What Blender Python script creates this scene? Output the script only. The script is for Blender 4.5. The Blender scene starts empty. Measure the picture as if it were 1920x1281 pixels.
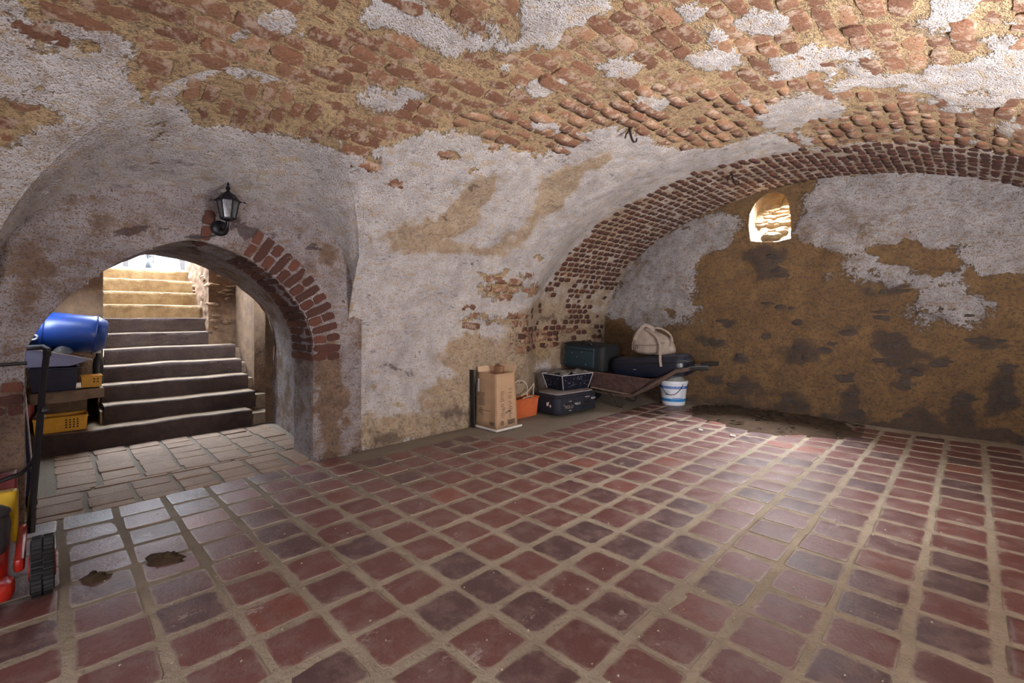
import bpy, math, random
import numpy as np
from mathutils import Matrix, Vector, Euler

random.seed(7); RNG = np.random.default_rng(7)
S = bpy.context.scene
COL = S.collection
PI = math.pi

# ------------------------------------------------------------------ camera, light, exposure
cam_d = bpy.data.cameras.new('camera'); cam = bpy.data.objects.new('camera', cam_d); COL.objects.link(cam)
cam.location = (0, 0, 1.0); cam.rotation_euler = (math.radians(90), 0, math.radians(44.91))
cam_d.sensor_width = 36; cam_d.lens = 866.4 / 1920 * 36; cam_d.shift_y = -49.5 / 1920; cam_d.clip_start = .02
S.camera = cam
S.view_settings.view_transform = 'Standard'; S.view_settings.look = 'None'
S.view_settings.gamma = 1; S.view_settings.use_curve_mapping = False
S.view_settings.exposure = 1.32
try:
    S.cycles.use_denoising = True
    S.cycles.max_bounces = 6; S.cycles.diffuse_bounces = 3; S.cycles.glossy_bounces = 2; S.cycles.transmission_bounces = 4
    S.cycles.use_adaptive_sampling = True; S.cycles.adaptive_threshold = .06; S.cycles.adaptive_min_samples = 16
    S.cycles.caustics_reflective = False; S.cycles.caustics_refractive = False
    S.cycles.sample_clamp_indirect = 4.0
except Exception: pass

W_ = bpy.data.worlds.new('sky'); S.world = W_; W_.use_nodes = True
bg = W_.node_tree.nodes['Background']; bg.inputs[0].default_value = (.80, .90, 1.0, 1); bg.inputs[1].default_value = 20.0

def area(name, loc, target, sx, sy, power, col, portal=False, spread=180):
    l = bpy.data.lights.new(name, 'AREA'); l.shape = 'RECTANGLE'; l.size = sx; l.size_y = sy
    l.energy = power; l.color = col; l.spread = math.radians(spread)
    o = bpy.data.objects.new(name, l); COL.objects.link(o); o.location = loc
    d = Vector(target) - Vector(loc); o.rotation_euler = d.to_track_quat('-Z', 'Y').to_euler()
    if portal: l.cycles.is_portal = True
    return o
area('sky_portal_stairs', (-6.0, .8, 2.7), (-6.0, .8, 0), 2.4, 2.2, 1, (1, 1, 1), portal=True)
area('sky_portal_front', (-7.3, .8, 2.1), (-5, .8, 1.6), 2.2, 1.1, 1, (1, 1, 1), portal=True)
area('added_key_right', (1.02, 2.2, .85), (-.55, 3.0, 2.25), 1.1, .8, 74, (1.0, .965, .93), spread=150)  # added key lamp, unseen; the right wall has no opening here
area('added_fill_behind', (.6, -1.3, 1.1), (-1.4, 3.0, 1.1), 1.6, 1.2, 40, (.96, .95, 1.0))  # added fill lamp behind the camera, no source modelled
area('shaft_daylight', (-1.50, 5.50, 2.46), (-1.10, 3.9, 0),  .26, .22, 32, (.96, .96, 1.0), spread=80)

# ------------------------------------------------------------------ noise
def _h(ix, iy, iz):
    n = (ix * 374761393 + iy * 668265263 + iz * 2147483647 + 1013904223) & 0xFFFFFFFF
    n = ((n ^ (n >> 13)) * 1274126177) & 0xFFFFFFFF
    n = n ^ (n >> 16)
    return (n & 0xFFFFFF) / float(0xFFFFFF)
def vnoise(x, y, z=0):
    x = np.asarray(x, float); y = np.asarray(y, float); z = np.asarray(z, float) + 0 * x
    xi = np.floor(x).astype(np.int64); yi = np.floor(y).astype(np.int64); zi = np.floor(z).astype(np.int64)
    fx = x - xi; fy = y - yi; fz = z - zi
    fx = fx * fx * (3 - 2 * fx); fy = fy * fy * (3 - 2 * fy); fz = fz * fz * (3 - 2 * fz)
    r = 0
    for dx in (0, 1):
        for dy in (0, 1):
            for dz in (0, 1):
                w = (fx if dx else 1 - fx) * (fy if dy else 1 - fy) * (fz if dz else 1 - fz)
                r = r + w * _h(xi + dx, yi + dy, zi + dz)
    return r
def fbm(x, y, z=0, o=4):
    r = 0; a = .5; t = 0
    for i in range(o):
        r = r + a * vnoise(x * 2 ** i + 17.3 * i, y * 2 ** i + 5.1 * i, np.asarray(z, float) * 2 ** i); t += a; a *= .55
    return r / t
def sm(a, b, x):
    t = np.clip((x - a) / (b - a), 0, 1); return t * t * (3 - 2 * t)

# ------------------------------------------------------------------ materials
class NT:
    def __init__(s, name):
        s.m = bpy.data.materials.new(name); s.m.use_nodes = True; s.t = s.m.node_tree
        s.p = s.t.nodes['Principled BSDF']
    def n(s, typ, **kw):
        nd = s.t.nodes.new(typ)
        for k, v in kw.items(): setattr(nd, k, v)
        return nd
    def set(s, sock, v):
        if isinstance(v, bpy.types.NodeSocket): s.t.links.new(v, sock)
        elif isinstance(v, (tuple, list)) and len(v) == 3 and sock.type == 'RGBA': sock.default_value = (*v, 1)
        else: sock.default_value = v
    def coord(s, kind='Object'):
        return s.n('ShaderNodeTexCoord').outputs[kind]
    def attr(s, name):
        return s.n('ShaderNodeAttribute', attribute_name=name).outputs['Fac']
    def rnd(s): return s.n('ShaderNodeObjectInfo').outputs['Random']
    def noise(s, scale, detail=4, rough=.6, vec=None, w=None, dist=0):
        nd = s.n('ShaderNodeTexNoise')
        if w is not None: nd.noise_dimensions = '4D'; s.set(nd.inputs['W'], w)
        nd.inputs['Scale'].default_value = scale; nd.inputs['Detail'].default_value = detail
        nd.inputs['Roughness'].default_value = rough; nd.inputs['Distortion'].default_value = dist
        if vec is not None: s.set(nd.inputs['Vector'], vec)
        return nd.outputs['Fac']
    def scaled(s, vec, sc):
        nd = s.n('ShaderNodeMapping'); s.set(nd.inputs['Vector'], vec); nd.inputs['Scale'].default_value = sc
        return nd.outputs[0]
    def math(s, op, a, b=0, c=None, clamp=False):
        nd = s.n('ShaderNodeMath', operation=op, use_clamp=clamp); s.set(nd.inputs[0], a); s.set(nd.inputs[1], b)
        if c is not None: s.set(nd.inputs[2], c)
        return nd.outputs[0]
    def step(s, x, lo, hi):
        nd = s.n('ShaderNodeMapRange', interpolation_type='SMOOTHSTEP'); s.set(nd.inputs[0], x)
        nd.inputs[1].default_value = lo; nd.inputs[2].default_value = hi
        return nd.outputs[0]
    def mix(s, f, a, b, mode='MIX'):
        nd = s.n('ShaderNodeMix', data_type='RGBA', blend_type=mode)
        s.set(nd.inputs[0], f); s.set(nd.inputs[6], a); s.set(nd.inputs[7], b)
        return nd.outputs[2]
    def bump(s, h, strength=.5, dist=.01, normal=None):
        nd = s.n('ShaderNodeBump'); s.set(nd.inputs['Height'], h); nd.inputs['Strength'].default_value = strength
        nd.inputs['Distance'].default_value = dist
        if normal is not None: s.set(nd.inputs['Normal'], normal)
        return nd.outputs[0]
    def out(s, col=None, rough=None, normal=None, metal=None, **kw):
        if col is not None: s.set(s.p.inputs['Base Color'], col)
        if rough is not None: s.set(s.p.inputs['Roughness'], rough)
        if normal is not None: s.set(s.p.inputs['Normal'], normal)
        if metal is not None: s.set(s.p.inputs['Metallic'], metal)
        for k, v in kw.items(): s.set(s.p.inputs[k], v)
        return s.m

def masonry(name, white1, white2, och1, och2, dark, bumpk=1.0, stretch=(1, 1, 1)):
    t = NT(name); c = t.scaled(t.coord(), stretch)
    nb = t.noise(9, 4, .65, c); na = t.noise(45, 3, .7, c); nc = t.noise(130, 2, .7, c); nl = t.noise(2.2, 3, .6, c)
    e = t.math('ADD', t.math('MULTIPLY', t.math('SUBTRACT', nb, .5), .9), t.math('MULTIPLY', t.math('SUBTRACT', na, .5), .9))
    w = t.step(t.math('ADD', t.attr('W'), e), .42, .56)
    o = t.step(t.math('ADD', t.attr('O'), e), .36, .66)
    d = t.step(t.math('ADD', t.attr('D'), e), .38, .70)
    wh = t.mix(t.step(nb, .35, .7), white1, white2)
    spk = t.step(t.math('ADD', nc, t.math('MULTIPLY', na, .55)), .745, .63)
    wh = t.mix(t.math('MULTIPLY', spk, .75), wh, och2)
    pit = t.math('MULTIPLY', t.step(nc, .41, .32), .55); wh = t.mix(pit, wh, dark)
    ns = t.noise(11, 3, .7, t.scaled(c, (1, .8, 3.2))); wh = t.mix(t.math('MULTIPLY', t.step(ns, .53, .66), .55), wh, och1)
    oc = t.mix(t.step(nb, .3, .7), och1, och2)
    oc = t.mix(t.math('MULTIPLY', t.step(na, .53, .36), .6), oc, dark)
    wh = t.mix(t.math('MULTIPLY', o, .78), wh, oc)
    col = t.mix(w, oc, wh)
    col = t.mix(t.math('MULTIPLY', d, .72), col, dark)
    col = t.mix(t.math('MULTIPLY', t.step(ns, .40, .30), .45), col, dark)
    col = t.mix(t.math('MULTIPLY', t.step(nl, .38, .66), .5), col, t.mix(1.0, col, (.66, .66, .70), 'MULTIPLY'))
    h = t.math('ADD', t.math('MULTIPLY', na, .6), t.math('MULTIPLY', nc, .7))
    h = t.math('ADD', h, t.math('MULTIPLY', w, .35))
    h = t.math('ADD', h, t.math('MULTIPLY', nb, .8))
    return t.out(col, .93, t.bump(h, .9 * bumpk, .022))

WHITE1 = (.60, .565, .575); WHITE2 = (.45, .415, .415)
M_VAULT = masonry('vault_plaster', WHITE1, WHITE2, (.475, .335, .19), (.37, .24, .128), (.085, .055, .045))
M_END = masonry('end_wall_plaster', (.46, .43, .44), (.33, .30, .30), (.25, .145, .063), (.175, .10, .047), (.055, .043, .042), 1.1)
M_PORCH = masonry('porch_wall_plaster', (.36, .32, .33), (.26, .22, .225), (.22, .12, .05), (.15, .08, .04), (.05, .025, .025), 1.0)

def brick_mat(name, c1, c2, c3, wash, washk):
    t = NT(name); c = t.coord(); r = t.attr('rnd'); r2 = t.rnd()
    rr = t.math('FRACT', t.math('ADD', r, t.math('MULTIPLY', r2, 3.7)))
    geo = t.n('ShaderNodeNewGeometry').outputs['Position']
    n1 = t.noise(14, 4, .65, geo); n2 = t.noise(70, 4, .7, geo)
    col = t.mix(t.step(rr, .0, .6), c1, c2); col = t.mix(t.step(rr, .6, 1.), col, c3)
    col = t.mix(t.math('MULTIPLY', t.step(n2, .5, .3), .5), col, (.06, .03, .02))
    w = t.step(t.math('ADD', n1, t.math('MULTIPLY', n2, .35)), washk, washk + .16)
    col = t.mix(t.math('MULTIPLY', w, .62), col, wash)
    return t.out(col, .92, t.bump(t.math('ADD', n2, n1), .7, .012))
M_BRICK = brick_mat('ceiling_brick', (.235, .108, .062), (.155, .068, .04), (.32, .17, .098), (.46, .36, .28), .655)
M_BRICKD = brick_mat('dark_brick', (.095, .032, .022), (.065, .024, .018), (.13, .045, .028), (.30, .22, .17), .82)  # red-brown brick, with the dimmer light on it also put into the tone
M_BRICKW = brick_mat('wall_brick', (.26, .135, .06), (.20, .10, .05), (.15, .06, .03), (.42, .36, .32), .62)

def tile_mat():
    t = NT('floor_tile'); r = t.attr('rnd'); r2 = t.rnd()
    rr = t.math('FRACT', t.math('ADD', r, t.math('MULTIPLY', r2, 5.3)))
    geo = t.n('ShaderNodeNewGeometry').outputs['Position']
    n1 = t.noise(11, 4, .68, geo); n2 = t.noise(90, 3, .7, geo)
    n3 = t.noise(5, 4, .7, t.scaled(geo, (1.6, 1, 1)))
    col = t.mix(t.step(rr, 0, .5), (.160, .066, .061), (.195, .077, .067)); col = t.mix(t.step(rr, .55, .8), col, (.112, .064, .066))
    col = t.mix(t.step(rr, .86, .98), col, (.27, .092, .066))
    col = t.mix(t.math('MULTIPLY', t.step(n1, .42, .66), .62), col, (.26, .175, .16))
    wht = t.step(t.math('ADD', n3, t.math('MULTIPLY', n2, .25)), .76, .84)
    col = t.mix(t.math('MULTIPLY', wht, .65), col, (.46, .40, .36))
    col = t.mix(t.math('MULTIPLY', t.step(n2, .44, .3), .5), col, (.06, .028, .024))
    ed = t.step(t.math('ADD', t.attr('edge'), t.math('MULTIPLY', t.math('SUBTRACT', n1, .5), 1.6)), .55, 1.05)
    col = t.mix(t.math('MULTIPLY', ed, .75), col, (.36, .295, .23))
    rough = t.math('ADD', .25, t.math('MULTIPLY', n1, .38))
    return t.out(col, rough, t.bump(t.math('ADD', t.math('MULTIPLY', n2, .5), n1), .45, .008), **{'Specular IOR Level': .5})
M_TILE = tile_mat()
def pav_mat():
    t = NT('porch_paver'); r = t.attr('rnd'); r2 = t.rnd()
    rr = t.math('FRACT', t.math('ADD', r, t.math('MULTIPLY', r2, 5.3)))
    geo = t.n('ShaderNodeNewGeometry').outputs['Position']
    n1 = t.noise(11, 5, .65, geo); n2 = t.noise(90, 4, .7, geo)
    col = t.mix(rr, (.21, .122, .076), (.28, .175, .115)); col = t.mix(t.math('MULTIPLY', t.step(n1, .4, .7), .5), col, (.34, .245, .175))
    col = t.mix(t.math('MULTIPLY', t.step(n2, .44, .3), .6), col, (.08, .05, .035))
    return t.out(col, .75, t.bump(t.math('ADD', n2, n1), .5, .01))
M_PAV = pav_mat()
def dirt_mat(name, c1, c2, sc=12, b=.6, rough=.95):
    t = NT(name); geo = t.n('ShaderNodeNewGeometry').outputs['Position']
    n1 = t.noise(sc, 5, .65, geo); n2 = t.noise(sc * 9, 4, .7, geo)
    col = t.mix(t.step(n1, .3, .7), c1, c2); col = t.mix(t.math('MULTIPLY', t.step(n2, .42, .3), .5), col, tuple(q * .35 for q in c2))
    return t.out(col, rough, t.bump(t.math('ADD', n2, n1), b, .012))
def joint_mat():
    t = NT('floor_mortar'); geo = t.n('ShaderNodeNewGeometry').outputs['Position']; sx = t.n('ShaderNodeSeparateXYZ'); t.set(sx.inputs[0], geo)
    n1 = t.noise(7, 5, .65, geo); n2 = t.noise(63, 4, .7, geo); n0 = t.noise(1.3, 3, .5, geo)
    col = t.mix(t.step(n1, .3, .7), (.44, .375, .29), (.35, .295, .225)); col = t.mix(t.math('MULTIPLY', t.step(n2, .42, .3), .5), col, (.14, .11, .085))
    d = t.step(t.math('ADD', sx.outputs[0], t.math('MULTIPLY', t.math('SUBTRACT', n0, .5), 2.0)), -1.4, -2.9)   # joints get darker towards the stairs
    col = t.mix(t.math('MULTIPLY', d, .8), col, (.165, .13, .098))
    return t.out(col, .95, t.bump(t.math('ADD', n2, n1), .6, .012))
M_JOINT = joint_mat()
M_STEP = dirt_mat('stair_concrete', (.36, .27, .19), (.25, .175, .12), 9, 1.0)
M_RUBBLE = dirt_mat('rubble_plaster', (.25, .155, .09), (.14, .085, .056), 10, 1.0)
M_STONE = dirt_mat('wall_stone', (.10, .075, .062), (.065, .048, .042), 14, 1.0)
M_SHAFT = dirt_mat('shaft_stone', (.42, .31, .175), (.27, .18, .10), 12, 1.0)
M_RISER = dirt_mat('shaded_riser', (.085, .055, .046), (.055, .036, .034), 9, 1.0)  # riser colour darkened to carry the shade on the lower steps
M_SAND_LIT = dirt_mat('skylit_sandstone', (.42, .30, .16), (.26, .165, .08), 11, 1.0)  # sandstone colour brightened for the skylight on the top steps
M_DEBRIS = dirt_mat('earth_debris', (.105, .062, .028), (.065, .038, .02), 16, 1.0)
M_CHIP = dirt_mat('bark_chip', (.030, .02, .014), (.05, .032, .02), 20, .6)

def simple(name, col, rough=.5, metal=0, var=.25, sc=20, b=.15, **kw):
    t = NT(name); c = t.coord(); n1 = t.noise(sc, 4, .6, c)
    cc = t.mix(t.step(n1, .3, .75), col, tuple(min(1, q * (1 - var)) for q in col))
    return t.out(cc, rough, t.bump(n1, b, .004), metal, **kw)
M = {}
def mk(k, *a, **kw): M[k] = simple(k, *a, **kw)
mk('card', (.42, .265, .16), .85, var=.12, sc=9); mk('card_light', (.55, .38, .25), .85, var=.1)
mk('print_ink', (.10, .065, .05), .8); mk('foam', (.62, .58, .54), .8, var=.1); mk('label_white', (.62, .56, .58), .6)
mk('wood', (.27, .13, .065), .75, var=.4, sc=14); mk('black', (.012, .011, .014), .5, var=.3); mk('black_board', (.008, .006, .006), .7)
mk('terracotta', (.50, .105, .022), .6, var=.2); mk('cable', (.52, .44, .33), .6); mk('navy_cloth', (.008, .009, .022), .75, var=.35, sc=60, b=.4)
mk('navy_plastic', (.006, .008, .019), .35, var=.3); mk('dust_grey', (.24, .20, .20), .9, sc=40); mk('white_edge', (.45, .44, .48), .6)
mk('teal_cloth', (.007, .024, .036), .7, var=.35, sc=60, b=.4); mk('dark_cloth', (.006, .008, .011), .75, var=.3, sc=60, b=.4)
mk('rust', (.085, .042, .036), .85, var=.55, sc=18, b=.6); mk('rust_edge', (.20, .14, .10), .8, var=.4); mk('handle_wood', (.10, .060, .048), .75, var=.5, sc=22, b=.5)
mk('rubber', (.012, .011, .012), .7, var=.3, sc=60); mk('canvas', (.30, .24, .20), .9, var=.3, sc=16, b=.5); mk('canvas_dark', (.20, .15, .12), .9)
mk('bucket_white', (.70, .72, .80), .4, var=.06); mk('label_blue', (.02, .10, .42), .45, var=.1); mk('label_cyan', (.03, .22, .55), .45, var=.1)
mk('bag_film', (.30, .31, .30), .25, var=.4, sc=30); mk('steel_dark', (.02, .018, .022), .4, .6, sc=40); mk('iron', (.035, .02, .016), .8, .3, sc=50, b=.5)
mk('barrel_blue', (.008, .035, .19), .38, var=.15, sc=12); mk('lilac', (.26, .27, .46), .5, var=.1); mk('lilac_edge', (.55, .52, .56), .5)
mk('tub_navy', (.009, .008, .04), .45, var=.3); mk('yellow', (.75, .36, .015), .45, var=.12); mk('yellow_hole', (.10, .045, .01), .9)
mk('slab', (.28, .19, .13), .95, var=.4, sc=9, b=.9); mk('red', (.42, .022, .012), .35, var=.2); mk('red_dark', (.16, .012, .016), .5)
mk('mower_yellow', (.66, .42, .01), .45, var=.15); mk('motor_grey', (.03, .028, .034), .55, var=.3); mk('rail_white', (.45, .46, .48), .4)
mk('plank_grey', (.045, .038, .037), .8, var=.3); mk('house_white', (.13, .135, .15), .8); mk('pot_dark', (.012, .014, .017), .6); mk('ground', (.13, .115, .10), .9)
mk('green', (.03, .16, .07), .5); mk('white_plastic', (.6, .58, .56), .5); mk('tin_red', (.35, .05, .03), .5); mk('sky_panel', (.10, .13, .17), .6)
def glass(name, col, rough=.08):
    t = NT(name); return t.out(col, rough, **{'Transmission Weight': .88, 'IOR': 1.35})
M['glass'] = glass('clear_glass', (.9, .93, .92)); M['lamp_glass'] = glass('lamp_glass', (.62, .64, .68), .05)

# ------------------------------------------------------------------ mesh builder
def tag(o, label=None, cat=None, group=None, kind=None):
    if label: o['label'] = label
    if cat: o['category'] = cat
    if group: o['group'] = group
    if kind: o['kind'] = kind
    return o
def empty(name, loc, rz=0, rx=0, ry=0):
    o = bpy.data.objects.new(name, None); COL.objects.link(o); o.location = loc
    o.rotation_euler = (rx, ry, rz); o.empty_display_size = .05
    return o
def mesh_np(name, v, f, mat, parent=None, smooth=True, attrs=None):
    """v (n,3) array; f list of faces or (m,4)/(m,3) array"""
    me = bpy.data.meshes.new(name)
    f = np.asarray(f) if not isinstance(f, list) else f
    if isinstance(f, np.ndarray):
        k = f.shape[1]; m = len(f)
        me.vertices.add(len(v)); me.vertices.foreach_set('co', np.asarray(v, np.float32).ravel())
        me.loops.add(m * k); me.loops.foreach_set('vertex_index', f.astype(np.int32).ravel())
        me.polygons.add(m); me.polygons.foreach_set('loop_start', np.arange(0, m * k, k, dtype=np.int32))
        me.update(calc_edges=True); me.validate()
    else:
        me.from_pydata([tuple(p) for p in v], [], f)
    for k2, a in (attrs or {}).items():
        at = me.attributes.new(k2, 'FLOAT', 'POINT'); at.data.foreach_set('value', np.asarray(a, np.float32).ravel())
    if mat: me.materials.append(mat)
    if smooth: me.polygons.foreach_set('use_smooth', [True] * len(me.polygons))
    me.update()
    o = bpy.data.objects.new(name, me); COL.objects.link(o)
    if parent: o.parent = parent
    return o
class MB:
    def __init__(s): s.v = []; s.f = []
    def add(s, vs, fs, mtx=None):
        b = len(s.v)
        for p in vs:
            p = Vector(p); s.v.append(tuple(mtx @ p) if mtx is not None else tuple(p))
        s.f += [tuple(b + i for i in q) for q in fs]; return s
    def box(s, c, d, rot=None, taper=1, top_off=(0, 0)):
        x, y, z = (q / 2 for q in d); t = taper; ox, oy = top_off
        vs = [(-x, -y, -z), (x, -y, -z), (x, y, -z), (-x, y, -z), (-x * t + ox, -y * t + oy, z), (x * t + ox, -y * t + oy, z), (x * t + ox, y * t + oy, z), (-x * t + ox, y * t + oy, z)]
        m = Matrix.Translation(c) @ (Euler(rot).to_matrix().to_4x4() if rot else Matrix())
        return s.add(vs, [(0, 3, 2, 1), (4, 5, 6, 7), (0, 1, 5, 4), (1, 2, 6, 5), (2, 3, 7, 6), (3, 0, 4, 7)], m)
    def tube(s, pts, r, n=8, cap=True, closed=False):
        pts = [Vector(p) for p in pts]; N = len(pts); rs = r if isinstance(r, (list, tuple)) else [r] * N
        vs = []; fs = []; up = None
        for i, p in enumerate(pts):
            if closed: t = (pts[(i + 1) % N] - pts[i - 1])
            else: t = pts[min(i + 1, N - 1)] - pts[max(i - 1, 0)]
            t.normalize()
            if up is None:
                up = Vector((0, 0, 1)) if abs(t.z) < .9 else Vector((1, 0, 0))
            up = (up - t * up.dot(t)); up.normalize(); sd = t.cross(up)
            for k in range(n):
                a = 2 * PI * k / n; vs.append(p + (up * math.cos(a) + sd * math.sin(a)) * rs[i])
        for i in range(N if closed else N - 1):
            j = (i + 1) % N
            for k in range(n):
                k2 = (k + 1) % n; fs.append((i * n + k, i * n + k2, j * n + k2, j * n + k))
        if cap and not closed: fs += [tuple(range(n))[::-1], tuple((N - 1) * n + k for k in range(n))]
        return s.add(vs, fs)
    def lathe(s, prof, n=24, mtx=None, cap0=True, cap1=True):
        vs = []; fs = []
        for (r, z) in prof:
            for k in range(n):
                a = 2 * PI * k / n; vs.append((r * math.cos(a), r * math.sin(a), z))
        for i in range(len(prof) - 1):
            for k in range(n):
                k2 = (k + 1) % n; fs.append((i * n + k, i * n + k2, (i + 1) * n + k2, (i + 1) * n + k))
        if cap0: fs.append(tuple(range(n))[::-1])
        if cap1: fs.append(tuple((len(prof) - 1) * n + k for k in range(n)))
        return s.add(vs, fs, mtx)
    def rbox(s, c, d, r, n=4, rot=None, taper=1.0, nz=2):
        """box with rounded vertical corners and eased top/bottom edges"""
        x, y, z = (q / 2 for q in d); rings = []
        e = min(r, z) * .6
        for (zz, ins) in ((-z, e), (-z + e * .3, e * .3), (-z + e, 0), (z - e, 0), (z - e * .3, e * .3), (z, e)):
            tp = 1 + (taper - 1) * (zz + z) / (2 * z); ring = []
            for (sx, sy, a0) in ((1, 1, 0), (-1, 1, PI / 2), (-1, -1, PI), (1, -1, 1.5 * PI)):
                for k in range(n + 1):
                    a = a0 + PI / 2 * k / n; rr = max(r - ins, .001)
                    ring.append((((x - r) * sx + rr * math.cos(a)) * tp, ((y - r) * sy + rr * math.sin(a)) * tp, zz))
            rings.append(ring)
        m = len(rings[0]); vs = [p for g in rings for p in g]; fs = []
        for i in range(len(rings) - 1):
            for k in range(m): fs.append((i * m + k, i * m + (k + 1) % m, (i + 1) * m + (k + 1) % m, (i + 1) * m + k))
        fs += [tuple(range(m))[::-1], tuple((len(rings) - 1) * m + k for k in range(m))]
        mt = Matrix.Translation(c) @ (Euler(rot).to_matrix().to_4x4() if rot else Matrix())
        return s.add(vs, fs, mt)
    def build(s, name, mat, parent=None, smooth=False, bevel=0):
        me = bpy.data.meshes.new(name); me.from_pydata(s.v, [], s.f); me.update()
        if mat: me.materials.append(mat)
        o = bpy.data.objects.new(name, me); COL.objects.link(o)
        if parent: o.parent = parent
        if smooth:
            me.polygons.foreach_set('use_smooth', [True] * len(me.polygons))
            try: me.set_sharp_from_angle(angle=math.radians(40))
            except Exception: pass
        if bevel:
            b = o.modifiers.new('bevel', 'BEVEL'); b.width = bevel; b.segments = 2; b.limit_method = 'ANGLE'
        return o
def grid_faces(nu, nv):
    i = np.arange(nu - 1)[:, None] * nv + np.arange(nv - 1)[None, :]
    return np.stack([i, i + nv, i + nv + 1, i + 1], -1).reshape(-1, 4)
# stains and bare patches: (u, v, 2x2 shape, amount) on each wall's own surface, in metres
BL_SHW = [[2.794,0.631,3.228,10.493,-12.512,7.657,1.0],[2.672,0.529,5.272,22.119,-22.541,13.47,0.8],[2.779,0.735,13.721,38.865,-16.361,10.203,0.7],[3.054,0.99,3.837,6.746,-13.537,9.457,0.9],[3.076,1.401,5.172,6.376,-16.989,11.555,0.8],[3.072,1.651,12.468,13.084,-14.999,9.852,0.7],[2.353,0.199,0.547,7.323,-9.853,4.743,0.7],[2.839,1.414,7.573,10.633,-19.219,10.864,0.7],[3.887,1.973,14.795,6.707,-6.26,7.638,0.9],[4.126,2.222,7.94,2.35,-3.386,5.104,0.9],[3.821,2.433,4.885,1.924,-5.671,6.412,0.9],[3.454,2.129,6.175,3.85,-5.721,4.866,0.9],[3.367,1.647,8.659,7.45,-6.066,4.877,0.7],[3.367,2.619,6.172,3.339,-7.218,5.473,0.9],[4.046,3.312,3.335,0.743,-1.519,2.433,0.6],[3.01,1.929,5.974,5.599,-7.44,4.491,0.6],[2.974,2.674,5.329,3.713,-7.15,3.84,0.9],[4.414,2.791,11.668,1.596,-1.305,3.793,0.4],[4.704,2.481,12.124,0.512,-0.934,5.285,0.5],[4.906,2.904,14.445,-0.488,0.321,2.03,0.5],[4.754,3.437,5.729,0.093,0.565,3.787,0.5],[3.927,2.195,13.582,5.274,-4.642,5.867,0.5],[3.585,4.381,4.515,1.091,-6.498,5.266,0.6],[3.977,4.463,4.634,0.837,-2.329,3.884,0.4],[2.953,0.841,4.963,11.138,-10.961,7.226,-0.4],[2.824,1.19,1.669,2.864,-4.362,2.512,-0.5],[2.636,0.784,0.937,2.724,-6.214,3.34,-0.5],[3.551,1.836,5.642,3.781,-4.805,4.345,-0.4],[3.708,1.998,7.35,3.934,-5.663,5.869,-0.4],[4.341,2.461,6.169,1.143,-2.167,4.51,-0.4],[2.488,1.415,4.14,7.253,-10.491,4.494,-0.9],[2.36,1.834,7.179,10.639,-16.84,6.118,-1.0],[2.358,1.718,19.389,31.113,-26.358,10.026,-0.7],[2.54,2.068,9.965,11.661,-30.699,12.59,-0.8],[2.61,2.279,8.565,8.59,-24.105,10.02,-0.8],[2.611,2.415,23.363,22.223,-32.598,13.302,-0.7],[2.024,1.615,6.628,14.045,-18.634,4.778,-0.9],[2.281,2.058,12.726,17.405,-37.961,12.058,-0.7],[2.574,2.015,6.023,7.152,-15.813,6.523,-0.7],[2.803,2.398,3.463,2.972,-10.013,4.788,-0.9],[2.172,1.368,6.597,14.37,-16.765,5.281,-0.8],[1.599,3.322,5.987,8.753,-23.483,2.621,-0.7],[1.393,2.836,1.648,3.816,-23.599,1.637,-0.75],[1.405,3.25,3.436,6.497,-21.804,1.477,-0.6],[1.242,2.997,0.966,2.598,-8.523,0.348,-0.6],[1.293,3.507,2.945,2.854,-17.053,1.105,-0.7],[1.469,2.599,7.05,16.478,-39.093,3.346,-0.7],[0.955,3.003,0.191,1.245,-13.911,-0.122,-0.45],[0.71,3.796,0.147,1.469,-4.237,-0.206,-0.5],[1.008,4.745,0.54,1.72,-2.911,0.035,-0.5],[1.128,1.713,0.71,4.605,-30.311,0.811,-0.3],[1.053,2.479,0.634,3.429,-21.078,0.198,-0.35]]
BL_SHO = [[2.045,2.197,2.877,1.149,-0.655,5.093,1.0],[2.376,2.877,3.162,1.214,-0.368,3.76,1.0],[2.746,2.942,4.769,1.875,-1.457,8.743,0.8],[1.728,1.981,1.108,1.684,-5.402,1.999,0.8],[1.577,2.304,0.776,1.666,-11.141,1.281,0.7],[1.755,2.858,2.956,1.988,-4.902,4.883,0.6],[2.234,4.191,4.769,1.393,0.183,3.204,0.7],[3.447,3.55,3.09,0.756,-2.629,5.237,0.7],[2.07,2.945,3.454,1.33,-1.194,8.07,0.5],[0.671,2.623,0.02,2.719,-5.242,-0.294,0.8],[0.829,3.793,0.501,1.307,-2.87,-0.081,0.9],[0.304,2.504,0.001,2.118,-5.351,-0.65,0.9],[0.089,2.12,0.001,1.61,-9.179,-1.566,1.1],[0.073,1.741,0.004,3.771,-9.881,-1.848,0.8],[0.469,2.748,0.028,4.478,-2.282,-0.202,0.9],[0.435,1.764,0.059,28.592,-20.493,-2.197,0.7],[0.288,1.947,0.079,26.551,-29.667,-3.914,0.9],[0.282,1.697,0.019,11.504,-16.621,-2.429,0.5],[0.426,3.232,0.001,1.608,-3.164,-0.349,1.1],[0.606,4.668,0.073,1.636,-2.494,-0.113,1.0],[1.045,1.535,4.604,42.136,-4.22,0.078,0.8],[1.699,1.521,8.667,25.55,-2.965,0.478,0.3],[0.351,1.489,0.01,31.695,-3.254,-0.432,0.6]]
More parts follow.
